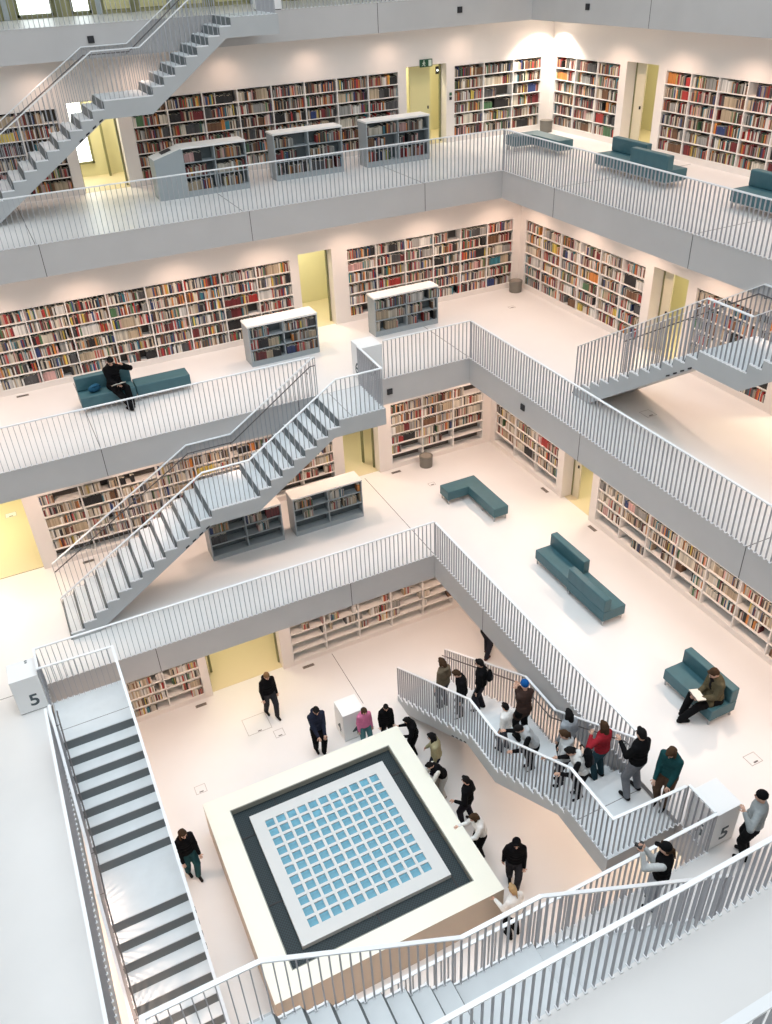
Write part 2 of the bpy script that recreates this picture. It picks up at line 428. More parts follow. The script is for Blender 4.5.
MB().box(-.05, .05, -.04, 0, -.1, .1, BLACK).obj('housing', r); MB().cyl((0, 0), .03, .04, .045, PANE, 12).obj('lens', r, rotz=0).rotation_euler = (PI / 2, 0, 0)

# ------------------------------------------------------------------ railings
BARM = {}
def bar_mesh(h, foot=True):
    k = (round(h, 3), foot)
    if k not in BARM:
        mb = MB(); mb.box(-.0055, .0055, -.018, .018, 0, h, BAR)
        if foot: mb.box(-.02, .02, -.036, .022, 0, .016, RAIL)
        BARM[k] = mb.mesh('baluster')
    return BARM[k]
RH = 1.04; SP = .114
def railing_run(parent, pts, foot_side=1, sub=False, footfn=None, cap=100):
    """pts: base polyline (x,y,z) ; z may slope.  Handrail + balusters as children of parent"""
    V = [Vector(p) for p in pts]
    # handrail : flat plate swept
    mb = MB()
    n = len(V)
    dirs = []
    for i in range(n - 1): d = V[i + 1] - V[i]; dirs.append(Vector((d.x, d.y, 0)).normalized())
    ring = []
    for i in range(n):
        a = dirs[max(0, i - 1)]; b = dirs[min(n - 2, i)]
        na = Vector((-a.y, a.x, 0)); nb = Vector((-b.y, b.x, 0)); m = (na + nb).normalized(); m = m / max(.3, m.dot(na))
        ring.append([V[i] + m * .026 + Vector((0, 0, RH)), V[i] - m * .026 + Vector((0, 0, RH)), V[i] - m * .026 + Vector((0, 0, RH - .022)), V[i] + m * .026 + Vector((0, 0, RH - .022))])
    for i in range(n):
        mb.v += [tuple(q) for q in ring[i]]
    for i in range(n - 1):
        for k in range(4):
            l = (k + 1) % 4; mb.f.append([4 * i + k, 4 * i + l, 4 * i + 4 + l, 4 * i + 4 + k]); mb.m.append(mb.mi(RAIL))
    mb.f.append([0, 1, 2, 3]); mb.m.append(0); mb.f.append([4 * n - 4 + k for k in (3, 2, 1, 0)]); mb.m.append(0)
    mb.obj('handrail', parent)
    # bars
    pos = []
    for i in range(n - 1):
        L = Vector((V[i + 1].x - V[i].x, V[i + 1].y - V[i].y)).length
        c = max(1, round(L / SP)); 
        for k in range(c + (1 if i == n - 2 else 0)):
            t = k / c; p = V[i].lerp(V[i + 1], t); zf = footfn(p) if footfn else p.z; hh = round((p.z + RH - .02 - zf) / .02) * .02; p.z = p.z + RH - .02 - hh; pos.append((p, math.atan2(dirs[i].y, dirs[i].x), hh))
    def size(p):
        q = proj(p + Vector((0, 0, .5)))
        if q is None: return -1e9
        return -q[2] - (0 if inframe(p, 20) or inframe(p + Vector((0, 0, 1)), 20) else 1e4)
    pos.sort(key=lambda t: -size(t[0]))
    vis = [q for q in pos if size(q[0]) > -1e3]
    ind = vis[:cap]; rest = [q for q in pos if q not in ind] if len(vis) > cap else [q for q in pos if q not in vis]
    for p, a, hh in ind:
        link('baluster', bar_mesh(hh), parent, p, a + (PI if foot_side < 0 else 0))
    if rest:
        mb = MB(); mb.mats = [BAR, RAIL]
        for p, a, hh in rest:
            base = bar_mesh(hh)
            vs = [v.co.copy() for v in base.vertices]; fs = [list(f.vertices) for f in base.polygons]; ms = [f.material_index for f in base.polygons]
            M = Matrix.Translation(p) @ Matrix.Rotation(a + (PI if foot_side < 0 else 0), 4, 'Z'); k = len(mb.v)
            mb.v += [tuple(M @ v) for v in vs]; mb.f += [[k + i for i in f] for f in fs]; mb.m += ms
        o = mb.obj('baluster', parent); o['kind'] = 'stuff'
def railing(label, pts, side=1):
    r = empty('railing', (0, 0, 0), 0, label, 'railing')
    r.location = pts[0]
    o = Vector(pts[0]); railing_run_local(r, pts, o, side); return r
def railing_run_local(r, pts, o, side):
    # children in world coordinates: parent inverse through location offset
    railing_run(r, pts, side)
    for c in r.children: c.location = Vector(c.location) - o
IN = .0
z, e, n, w, s = LV['C'][:5]
railing('white bar railing along the back edge of the lower gallery, under the left staircase', [(e + IN, n + IN, z), (w - IN, n + IN, z), (w - IN, -.67, z)], 1)
railing('white bar railing along the right edge of the lower gallery, above the crowded staircase', [(e + IN, n - .06, z), (e + IN, -7.6, z)], 1)
railing('white bar railing on the front edge of the lower gallery, beside the photographer', [(e + IN, -9.5, z), (w, -9.5 - IN, z)], -1)
railing('short white bar railing beside the right hand 5 block', [(e + IN, -8.86, z), (e + IN, -9.47, z)], 1)
railing('white bar railing along the left floor edge beside the front left staircase', [(w - IN, -1.86, z), (w - IN, -9.4, z)], -1)
z, e, n, w, s = LV['B'][:5]
railing('white bar railing on the middle gallery edge, right of the 6 block to the corner', [(e + IN, n + IN, z), (0.05, n + IN, z)], 1)
railing('white bar railing on the middle gallery edge in front of the seated reader in black', [(-1.9, n + IN, z), (w, n + IN, z)], 1)
railing('long grey bar railing on the right edge of the middle gallery, cut by the frame', [(e + IN, n - .06, z), (e + IN, s, z)], 1)
railing('large white bar railing nearest the camera at the lower right', [(e, s - IN, z), (-7.5, s - IN, z)], -1)
z, e, n, w, s = LV['A'][:5]
railing('white bar railing along the upper gallery in front of the low bookcases', [(e + IN, n + IN, z), (w, n + IN, z)], 1)
railing('grey bar railing along the upper gallery in front of the teal sofas', [(e + IN, n - .06, z), (e + IN, -7.4, z)], 1)
railing('white railing whose rail just enters the bottom right picture corner', [(e, s - IN, z), (w, s - IN, z)], -1)
z, e, n, w, s = LV['T'][:5]
railing('top gallery railing at the upper edge, right of the top stair landing', [(e + IN, n + IN, z), (0.48, n + IN, z)], 1)
railing('top gallery railing at the upper left, in front of the bright windows', [(-1.45, n + IN, z), (w, n + IN, z)], 1)

# ------------------------------------------------------------------ staircases
TD = .302; MID = 3.3; NL = 13
def staircase(label, O, D, Wd, zt, zb, wdt=1.5):
    """O: xy of the first riser on the outer (void) side, D: descent dir, Wd: unit dir from the void side toward the slab edge"""
    hs = zt - zb; rr = hs / (8 + NL)
    root = empty('staircase', (O[0], O[1], zb), 0, label, 'staircase')
    D = Vector((*D, 0)); Wv = Vector((*Wd, 0))
    def pl(s, z, w):  # local to root
        p = D * s + Wv * w; return (p.x, p.y, z - zb)
    prof = [(-1.2, zt), (0, zt)]
    zc = zt; treads = [(-1.2, 0, zt)]; ris = []
    for k in range(8):
        s = TD * k; prof.append((s, zc)) if k else None; ris.append((s, zc)); zc -= rr; prof.append((s, zc))
        treads.append((s, s + TD if k < 7 else MID, zc))
    for j in range(NL):
        s = MID + TD * j; prof.append((s, zc)); ris.append((s, zc)); zc -= rr; prof.append((s, zc))
        if j < NL - 1: treads.append((s, s + TD, zc))
    prof[-1] = (prof[-1][0], zb)
    under = [(6.35, zb), (MID + .05, zt - 8 * rr - .38), (2.2, zt - 8 * rr - .38), (.15, zt - .42), (-1.2, zt - .42)]
    mb = MB(); mb.prism(prof + under, 0, wdt - .02, STAIR, pl)
    fl = mb.obj('flight', root)
    for a, b, zz in treads:   # treads a hair proud, each its own part
        mb = MB(); mb.prism([(a - .012, zz + .004), (b, zz + .004), (b, zz - .02), (a - .012, zz - .02)] if False else [(a, zz + .006), (b + .0, zz + .006), (b + .0, zz), (a, zz)], .03, wdt - .05, TREAD, pl)
        tr = mb.obj('landing' if b - a > .5 else 'tread', root)
        if a >= 0: mb = MB(); mb.prism([(a + .01, zz), (b - .01, zz), (b - .01, zz + .03), (a + .01, zz + .03)], .005, .03, RAIL, pl); mb.obj('edge_strip', tr)
    mb = MB(); mb.prism([(-.34, zt + .006), (-.33, zt + .006), (-.33, zt + .009), (-.34, zt + .009)], .03, wdt - .05, DARK, pl); mb.obj('landing_joint', root)
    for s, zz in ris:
        mb = MB(); mb.prism([(s, zz - .012), (s + .008, zz - .012), (s + .055, zz - rr + .008), (s, zz - rr + .008)], .02, wdt - .04, RISER, pl)  # dark board widened at its toe to include the shadow at the riser foot
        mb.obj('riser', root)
    for q in range(4):
        s = MID + .1 + q * .18; zz = zt - 8 * rr - .38 - (s - MID - .05) * (hs - 8 * rr - .38) / (6.3 - MID)
        mb = MB(); mb.prism([(s, zz + .055), (s + .09, zz + .005), (s + .09, zz - .03), (s, zz + .02)], -.012, .03, BLACK, pl); mb.obj('vent_slot', root)
    # railings
    def base(s):
        if s <= 0: return zt
        if s <= 2.25: return zt - s / 2.25 * 8 * rr
        if s <= MID + .04: return zt - 8 * rr
        return max(zb + rr, zt - 8 * rr - (s - MID - .04) / 3.6 * (NL - 1) * rr)
    def surf(s):
        if s < 0: return zt
        if s < 7 * TD: return zt - (int(s / TD) + 1) * rr
        if s < MID: return zt - 8 * rr
        return max(zb, zt - 8 * rr - (int((s - MID) / TD) + 1) * rr)
    def foot(p):
        q = Vector((p.x - O[0], p.y - O[1], 0)); return surf(q.dot(D)) + .005
    def rail_line(w, first):
        pts = [pl(-1.14 if first else -.05, zt, w), pl(0.0, zt, w), pl(2.25, zt - 8 * rr, w), pl(MID + .04, zt - 8 * rr, w), pl(6.92, zb + rr, w)]
        return pts
    for w, first in ((.03, True), (wdt - .06, False)):
        g = link('side_railing', None, root)
        pts = rail_line(w, first)
        if first: pts = [pl(-1.2, zt, wdt - .0), *pts] if True else pts
        cf = [r for r in pts]
        # compute in root-local coordinates; proj needs world -> pass world then shift
        wp = [Vector(p) + root.location for p in cf]
        fs = 1
        dd = wp[-1] - wp[0]
        side = 1 if (Vector((-D.y, D.x, 0)).dot(Wv) > 0) else -1
        railing_run(g, [tuple(p) for p in wp], side, footfn=foot)
        for c in g.children: c.location = Vector(c.location) - root.location
        # inner grip
        if first: continue
        win = wdt - .16
        gp = [pl(.0, zt + .86, win), pl(.12, zt + .86, win), pl(2.25, zt - 8 * rr + .86, win), pl(MID + .04, zt - 8 * rr + .86, win), pl(6.9, zb + rr + .86, win)]
        MB().tube(gp, .014, GRIP, 8).obj('grip_rail', g)
        mb = MB()
        for s_ in (.2, 2.3, 3.2, 5, 6.6):
            zz = base(s_) + .86
            mb.tube([pl(s_, zz - .01, win), pl(s_, zz - .05, win), pl(s_, zz - .05, w)], .008, GRIP, 6)
        mb.obj('grip_bracket', g)
    return root
ST_N = staircase('grey staircase with open sawtooth steps descending left from the 6 block', (-1.84, 1.18), (-1, 0), (0, 1), ZB, ZC)
ST_E = staircase('busy grey staircase carrying the queue of visitors down to the bottom floor', (-1.56, -7.66), (0, 1), (1, 0), ZC, ZD)
ST_W = staircase('wide foreground left staircase beside the left 5 block, with dark risers', (-8.0, -1.84), (0, -1), (-1, 0), ZC, ZD)
ST_S = staircase('pale staircase at the bottom edge descending right behind the nearest railing', (-7.62, -10.45), (1, 0), (0, -1), ZB, ZC, 1.3)
ST_A = staircase('grey staircase at the right frame edge landing on the middle gallery', (3.56, -7.36), (0, 1), (1, 0), ZA, ZB)
ST_T = staircase('grey staircase at the upper left corner of the picture', (-1.4, 7.32), (-1, 0), (0, 1), ZT, ZA)

# ------------------------------------------------------------------ number blocks
def digit(ch, size, m):
    cu = bpy.data.curves.new('t', 'FONT'); cu.body = ch; cu.size = size; cu.extrude = .002; cu.align_x = 'CENTER'; cu.align_y = 'CENTER'; cu.offset = size * .018
    o = bpy.data.objects.new('t', cu); COL.objects.link(o)
    bpy.context.view_layer.update()
    me = bpy.data.meshes.new_from_object(o.evaluated_get(bpy.context.evaluated_depsgraph_get()))
    bpy.data.objects.remove(o); me.materials.clear(); me.materials.append(m); return me
INK = mat('number_ink', (.06, .085, .1), .5)
def block(x0, x1, y0, y1, z, h, ch, label, faces):
    r = empty('number_block', ((x0 + x1) / 2, (y0 + y1) / 2, z), 0, label, 'number block')
    a, b = (x1 - x0) / 2, (y1 - y0) / 2
    MB().box(-a, a, -b, b, .02, h, BLOCK).obj('body', r, bevel=.006)
    MB().box(-a + .02, a - .02, -b + .02, b - .02, 0, .02, BLACK).obj('plinth', r)
    for fc, dx, dz in faces:
        me = digit(ch, .42, INK) if fc != 'top' else digit(ch, .13, INK)
        o = link('number', me, r)
        if fc == 'south': o.location = (dx, -b - .002, dz); o.rotation_euler = (PI / 2, 0, 0)
        if fc == 'west': o.location = (-a - .002, dx, dz); o.rotation_euler = (PI / 2, 0, -PI / 2)
        if fc == 'top': o.location = (dx, dz, h + .003); o.rotation_euler = (0, 0, PI)
block(.025, .585, -9.49, -8.9, ZC, .92, '5', 'white block numbered 5 beside the right railing, behind the person in grey', [('south', .02, .3), ('west', -.05, .3)])
block(-10.11, -9.55, -.69, -.1, ZC, .92, '5', 'white block numbered 5 at the far left above the foreground staircase', [('south', .06, .3), ('top', .1, .22)])
block(-.56, .02, 2.67, 3.27, ZB, .95, '6', 'white block numbered 6 at the head of the central left staircase', [('west', 0, .3), ('south', 0, .3)])
block(-3.38, -2.8, -1.38, -.8, ZD, .93, '4', 'white block numbered 4 on the bottom floor next to the child in pink', [('south', .05, .3), ('west', .0, .3)])
block(-.12, .46, 8.82, 9.4, ZT, .95, '8', 'pale block standing at the top stair landing at the upper picture edge', [])

# ------------------------------------------------------------------ skylight plinth
PX0, PX1, PY0, PY1, PZ = -7.19, -2.36, -7.12, -2.35, 1.05
HX0, HX1, HY0, HY1 = -6.7, -2.8, -6.69, -2.79
r = empty('skylight_plinth', ((PX0 + PX1) / 2, (PY0 + PY1) / 2, ZD), 0, 'square cream plinth with a glass block skylight grid in the centre of the bottom floor', 'skylight')
ox, oy = r.location.x, r.location.y
def pb(mb, x0, x1, y0, y1, z0, z1, m, top=None): mb.box(x0 - ox, x1 - ox, y0 - oy, y1 - oy, z0, z1, m, top=top)
mb = MB()
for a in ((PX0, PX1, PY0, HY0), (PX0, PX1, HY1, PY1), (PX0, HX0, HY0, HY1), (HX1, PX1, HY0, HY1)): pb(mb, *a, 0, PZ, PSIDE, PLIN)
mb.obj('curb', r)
GL = mat('groove_grey', (.3, .31, .27), .6)
mb = MB(); t = .02
for a in ((HX0, HX1, HY1 - t, HY1), (HX0, HX1, HY0, HY0 + t), (HX0, HX0 + t, HY0 + t, HY1 - t), (HX1 - t, HX1, HY0 + t, HY1 - t)): pb(mb, *a, .9, PZ - .005, GL)
mb.obj('inner_edging', r)
mb = MB(); pb(mb, HX0, HX1, HY0, HY1, .84, .885, GRATE); g = mb.obj('grate', r)
mb = MB()
for q in (-5.7, -4.0):
    pb(mb, q - .015, q + .015, HY1 - .42, HY1 - .02, .885, .895, BLACK); pb(mb, q + .9 - .015, q + .9 + .015, HY0 + .02, HY0 + .42, .885, .895, BLACK)
for q in (-3.5, -5.2):
    pb(mb, HX0 + .02, HX0 + .34, q - .015, q + .015, .885, .895, BLACK); pb(mb, HX1 - .34, HX1 - .02, q - .015, q + .015, .885, .895, BLACK)
mb.obj('grate_joint', g)
DX0, DX1, DY0, DY1 = -6.36, -3.12, -6.33, -3.1
mb = MB()
gx0, gx1, gy0, gy1 = -6.09, -3.40, -6.05, -3.34
n = 11; px = (gx1 - gx0) / (n - .25); bs = px * .75
xs = [DX0] + [v for i in range(n) for v in (gx0 + i * px, gx0 + i * px + bs)] + [DX1]
ys = [DY0] + [v for i in range(n) for v in (gy0 + i * px, gy0 + i * px + bs)] + [DY1]
for i in range(len(xs) - 1):
    for j in range(len(ys) - 1):
        if i % 2 and j % 2: continue
        if i % 2 == 0: 
            if j == 0: pb(mb, xs[i], xs[i + 1], DY0, DY1, .885, 1.0, DECK)
        else: pb(mb, xs[i], xs[i + 1], ys[j], ys[j + 1], .885, 1.0, DECK)
mb.obj('deck', r)
gm = MB().box(-bs / 2, bs / 2, -bs / 2, bs / 2, 0, .045, GLASSB).mesh('glass_block')
rest = MB(); k = 0
for j in range(n):
    for i in range(n):
        cx, cy = gx0 + i * px + bs / 2 - ox, gy0 + j * px + bs / 2 - oy
        if j == n - 1 or (i < 10 and j == n - 2):
            rest.box(cx - bs / 2, cx + bs / 2, cy - bs / 2, cy + bs / 2, .92, .965, GLASSB)
        else: link('glass_block', gm, r, (cx, cy, .92))
o = rest.obj('glass_block', r); o['kind'] = 'stuff'

# ------------------------------------------------------------------ books
PAL = [('cream', (.78, .72, .6), 12), ('white', (.85, .84, .8), 12), ('black', (.02, .02, .022), 9), ('dark grey', (.09, .09, .095), 7), ('red', (.5, .045, .04), 7),
       ('dark red', (.2, .025, .03), 6), ('brown', (.2, .1, .05), 6), ('orange', (.75, .28, .06), 4), ('yellow', (.8, .62, .12), 2), ('dark blue', (.03, .06, .2), 5),
       ('teal', (.04, .25, .33), 3), ('green', (.09, .22, .1), 4), ('grey', (.4, .4, .38), 7), ('beige', (.58, .47, .33), 9), ('pink', (.75, .45, .42), 3)]
PW = [p[2] for p in PAL]
PWL = {'upper': [9, 6, 12, 9, 6, 12, 11, 4, 2, 3, 2, 3, 7, 10, 3], 'middle': PW, 'lower': [20, 12, 10, 5, 4, 4, 7, 3, 1, 3, 1, 2, 6, 18, 3], 'ground': [22, 20, 8, 4, 8, 3, 5, 3, 2, 2, 2, 2, 6, 14, 3]}
ORD = ['first', 'second', 'third', 'fourth', 'fifth', 'sixth', 'seventh', 'eighth', 'ninth', 'tenth', 'eleventh', 'twelfth', 'thirteenth', 'fourteenth', 'fifteenth', 'sixteenth', 'seventeenth', 'eighteenth', 'nineteenth', 'twentieth', 'twenty-first', 'twenty-second', 'twenty-third', 'twenty-fourth', 'twenty-fifth', 'twenty-sixth', 'twenty-seventh', 'twenty-eighth', 'twenty-ninth', 'thirtieth']
BOOKS = []   # dict(c=center, d=dims(w,depth,h), axis, color name, rgb, case, label bits)
def fill(side, a0, a1, w, zb, rowh, depth_in, dens, case, bay, row, rng, warm=1):
    """books standing on a shelf; a runs along the wall, w = front plane; spines face the room"""
    a = a0 + rng.uniform(0, .02); idx = 0
    flip = side == 'east'
    run = 0
    while a < a1 - .02:
        if rng.random() > dens and run <= 0:
            a += rng.uniform(.05, .22 if dens > .6 else .4); continue
        if run <= 0:
            run = rng.randint(3, 14); pc = rng.choices(PAL, PWL[case.split()[0]])[0]; same = rng.random() < .25; bh = rng.uniform(.19, .27)
        run -= 1
        t = rng.uniform(.016, .045)
        if a + t > a1 - .005: break
        c = pc if same else rng.choices(PAL, PWL[case.split()[0]])[0]
        h = min(rowh - .03, bh + rng.uniform(-.025, .02) if same else rng.uniform(.185, .275)); d = rng.uniform(.14, .2)
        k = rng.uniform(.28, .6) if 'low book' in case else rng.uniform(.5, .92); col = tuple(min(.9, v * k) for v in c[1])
        idx += 1
        BOOKS.append(dict(side=side, a=a, t=t, w=w + depth_in, d=d, z=zb, h=h, cname=c[0], col=col, case=case, bay=bay, row=row, idx=idx))
        a += t + .001
def case_wall(lv, side, a, b, nick, label, rows=6, dens=.88, emptyrows=(), back=None, bayw=.962, rows_dens=None):
    z = LV[lv][0]; w = LV[lv][6] if side == 'north' else LV[lv][5]
    root = empty('wall_bookcase', P2(side, (a + b) / 2, w, z + SB), 0, label, 'bookcase'); rl = root.location
    def bx(nm, q0, q1, z0, z1, d0, d1, m, mbx=None):
        mb = MB()
        if side == 'north': mb.box(q0 - rl.x, q1 - rl.x, w + d0 - rl.y, w + d1 - rl.y, z0 - rl.z, z1 - rl.z, m)
        else: mb.box(w + d0 - rl.x, w + d1 - rl.x, q0 - rl.y, q1 - rl.y, z0 - rl.z, z1 - rl.z, m)
        return mb.obj(nm, root)
    z0, z1 = z + SB, z + ST
    e = .003
    bx('back_panel', a + e, b - e, z0 + e, z1 - e, .3, .325, back or SHELFB)
    t = .022
    bx('side_panel', a + e, a + t, z0 + e, z1 - e, -.004, .3, SHELFW); bx('side_panel', b - t, b - e, z0 + e, z1 - e, -.004, .3, SHELFW)
    pitch = (z1 - z0 - t) / rows
    nb = max(1, round((b - a) / bayw)); bw = (b - a) / nb
    for i in range(rows + 1):
        zz = z0 + pitch * i + (e if i == 0 else 0); bx('shelf', a + t, b - t, zz, zz + t - (e if i == rows else 0), .0, .3, SHELFW)
    for i in range(1, nb): bx('divider', a + bw * i - .015, a + bw * i + .015, z0 + e, z1 - e, -.002, .3, SHELFW)
    rng = random.Random(nick)
    for i in range(nb):
        for rw in range(rows):
            if rw in emptyrows and rng.random() < .9: continue
            dd = dens if rows_dens is None else rows_dens[rw]
            q0 = a + bw * i + t * .6 + .004; q1 = a + bw * (i + 1) - t * .6 - .004
            if rng.random() < .12 * (1.3 - dd): q1 = q0 + (q1 - q0) * rng.uniform(.3, .8)
            bn = i if side == 'north' else nb - 1 - i
            fill(side, q0, q1, w, z0 + pitch * rw + t, pitch - t, .03 + rng.uniform(0, .03), dd, nick, bn, rw, rng)
case_wall('A', 'north', -12.3, -5.55, 'upper far-left bookcase', 'built-in bookcase behind the upper left staircase, left of the bright corridor window', dens=.97)
case_wall('A', 'north', -3.76, 4.09, 'upper long bookcase', 'long built-in bookcase behind the low bookcases on the upper gallery', dens=.97)
case_wall('A', 'north', 5.95, 9.12, 'upper corner-left bookcase', 'built-in bookcase between the exit sign door and the bright corner', dens=.97)
case_wall('A', 'east', 6.18, 9.3, 'upper corner-right bookcase', 'built-in bookcase on the right wall between the bright corner and the beige doorway', dens=.97)
case_wall('A', 'east', -6.3, 4.33, 'upper right bookcase', 'long built-in bookcase at the upper right behind the teal sofas', dens=.97)
case_wall('B', 'north', -8.72, -.76, 'middle left bookcase', 'long built-in bookcase behind the seated reader in black', dens=.93)
case_wall('B', 'north', .91, 6.46, 'middle centre bookcase', 'built-in middle gallery bookcase between the glass doorway and the corner bin', dens=.93)
case_wall('B', 'east', 1.05, 6.42, 'middle corner-right bookcase', 'built-in bookcase on the right wall with a row of lime green spines', dens=.92)
case_wall('B', 'east', -3.28, -.71, 'middle right bookcase', 'built-in bookcase seen through the railing of the right hand staircase', dens=.93)
case_wall('B', 'east', -10, -5.1, 'middle far-right bookcase', 'built-in bookcase at the right frame edge under the right hand staircase', dens=.93)
case_wall('C', 'north', -8.66, -.87, 'lower left bookcase', 'built-in bookcase behind the central left staircase', rows_dens=[.0, .8, .93, .95, .95, .95])
case_wall('C', 'north', .93, 4.05, 'lower centre bookcase', 'half empty built-in bookcase behind the waste bin on the lower gallery', rows_dens=[.0, .55, .85, .9, .9, .9])
case_wall('C', 'east', .84, 4.05, 'lower corner-right bookcase', 'built-in bookcase on the lower right wall left of the beige panel doorway', rows_dens=[.02, .8, .9, .9, .9, .9])
case_wall('C', 'east', -11.4, -.86, 'lower right bookcase', 'long built-in bookcase on the lower right wall beside the double teal sofas', rows_dens=[.04, .55, .85, .9, .9, .9])
case_wall('D', 'north', -9.9, -6.1, 'ground left bookcase', 'short built-in bookcase on the bottom floor next to the foreground left staircase', rows_dens=[.3, .8, .8, .8, .8, .8], back=SHELFBL)
case_wall('D', 'north', -3.55, 1.6, 'ground centre bookcase', 'mostly empty white built-in bookcase on the bottom floor under the lower gallery', rows_dens=[.0, .35, .35, .35, .3, .3], back=SHELFBL)

def low_case(x0, x1, yf, z, h, nick, label, depth=.6, rows=3, bays=2, dens=.8, slant=False, rd=None):
    root = empty('low_bookcase', ((x0 + x1) / 2, yf + depth / 2, z), 0, label, 'low bookcase')
    a = (x1 - x0) / 2; b = depth / 2; t = .03; ph = .12
    P = lambda nm, *q: MB().box(*q).obj(nm, root)
    P('plinth', -a, a, -b + .005, b - .005, 0, ph, UNITG); P('top_panel', -a - .01, a + .01, -b - .01, b + .01, h - .045, h, UNITT)
    P('side_panel', -a, -a + t, -b, b, ph, h - .045, UNITG); P('side_panel', a - t, a, -b, b, ph, h - .045, UNITG)
    P('back_panel', -a + t, a - t, .0, .02, ph, h - .045, UNITB)
    for sgn in (-1, 1):
        pass
    bw = (2 * a) / bays; pit = (h - .045 - ph) / rows
    for i in range(1, bays): P('divider', -a + bw * i - .012, -a + bw * i + .012, -b, .0, ph, h - .045, UNITG); 
    P('divider', -.012, .012, .02, b, ph, h - .045, UNITG)
    for i in range(rows):
        P('shelf', -a + t, a - t, -b, .0, ph + pit * i, ph + pit * i + .022, UNITG); P('shelf', -a + t, a - t, .02, b, ph + pit * i, ph + pit * i + .022, UNITG)
    rng = random.Random(nick)
    for i in range(bays):
        for rw in range(rows):
            d_ = dens if rd is None else rd[rw]
            q0 = x0 + bw * i + t + .003; q1 = x0 + bw * (i + 1) - t - .003
            if rng.random() < .5: q1 = q0 + (q1 - q0) * rng.uniform(.55, 1)
            if d_ > .01: fill('north', q0, q1, yf, z + ph + pit * rw + .022, pit - .022, .03, d_, nick, i, rw, rng)
    if slant:
        # terminal end block with a sloping top
        mb = MB(); mb.prism([(-b, 0), (b, 0), (b, h - .02), (-b, h - .02)], 0, 1, UNITG, lambda u, v, w: (-a - .72 * (1 - w), u, v if (w or v == 0) else v - .2))
        tm = mb.obj('terminal', root)
        mb = MB(); mb.prism([(-b, 0), (b, 0), (b, .012), (-b, .012)], 0, 1, UNITT, lambda u, v, w: (-a - .72 * (1 - w), u, h - .02 + v - (0 if w else .2))); mb.obj('sloped_top', tm)
        mb = MB(); mb.prism([(-.1, 0), (.16, 0), (.16, .02), (-.1, .02)], .35, .7, BLACK, lambda u, v, w: (-a - .72 * (1 - w), u, h - .005 + v - .2 * (1 - w))); mb.obj('screen', tm)
    return root
low_case(-3.05, -1.38, 7.45, ZA, 1.19, 'upper left low bookcase', 'grey low bookcase with a sloping terminal end, leftmost on the upper gallery', slant=True)
low_case(-.53, 1.44, 7.72, ZA, 1.19, 'upper middle low bookcase', 'grey low bookcase standing second of the three on the upper gallery', depth=.55)
low_case(2.17, 4.14, 7.72, ZA, 1.19, 'upper right low bookcase', 'grey low bookcase in front of the exit sign door on the upper gallery', depth=.55)
low_case(-2.64, -.72, 5.1, ZB, 1.12, 'middle left low bookcase', 'top-lit low bookcase above the head of the central left staircase', depth=.56, dens=.93)
low_case(1.03, 3.02, 5.24, ZB, 1.12, 'middle right low bookcase', 'top-lit low bookcase right of the 6 block on the middle gallery', depth=.46, dens=.85)
low_case(-5.07, -3.13, 2.5, ZC, 1.15, 'lower left low bookcase', 'grey low bookcase partly hidden below the central left staircase', depth=.55, rd=[.0, .5, .6])
low_case(-2.81, -.85, 2.47, ZC, 1.18, 'lower right low bookcase', 'top-lit half empty low bookcase right of the stair underside on the lower gallery', depth=.5, rd=[.0, .6, .7])

# ---- choose the individual books
occ_v = []; occ_f = []
def add_occ(o):
    me = o.data; M = Matrix.Translation(o.location) @ o.rotation_euler.to_matrix().to_4x4()
    if o.parent: M = Matrix.Translation(o.parent.location) @ M
    k = len(occ_v); occ_v.extend([M @ v.co for v in me.vertices]); occ_f.extend([[k + i for i in f.vertices] for f in me.polygons])
for o in list(bpy.data.objects):
    if o.type == 'MESH' and (o.get('kind') == 'structure' or o.name.split('.')[0] in ('flight', 'body', 'curb', 'top_panel', 'shelf', 'side_panel', 'divider', 'back_panel')): add_occ(o)
BV = BVHTree.FromPolygons(occ_v, occ_f)
def bfront(b):
    p = (b['a'] + b['t'] / 2, b['w'] - .003, b['z'] + b['h'] * .6)
    return Vector(p) if b['side'] == 'north' else Vector((p[1], p[0], p[2]))
for b in BOOKS:
    p = bfront(b); q = proj(p); b['s'] = 0
    if q and 3 < q[0] < 769 and 3 < q[1] < 1021:
        d = p - CP; L = d.length
        hit = BV.ray_cast(CP, d.normalized(), L - .02)
        if hit[0] is None:
            fn = Vector((0, -1, 0)) if b['side'] == 'north' else Vector((-1, 0, 0))
            b['s'] = b['t'] * b['h'] / q[2] ** 2 * abs(fn.dot(d.normalized()))
BOOKS.sort(key=lambda b: -b['s'])
NIND = 300
def book_mesh(t, d, h, side, col):
    mb = MB()
    if side == 'north': mb.box(0, t, 0, d, 0, h, BOOK)
    else: mb.box(0, d, 0, t, 0, h, BOOK)
    me = mb.mesh('book'); at = me.color_attributes.new('cover', 'FLOAT_COLOR', 'CORNER')
    for i in range(len(me.loops)): at.data[i].color = (*col, 1)
    return me
seen = {}
ROWN = ['bottom', 'second', 'third', 'fourth', 'fifth', 'top']
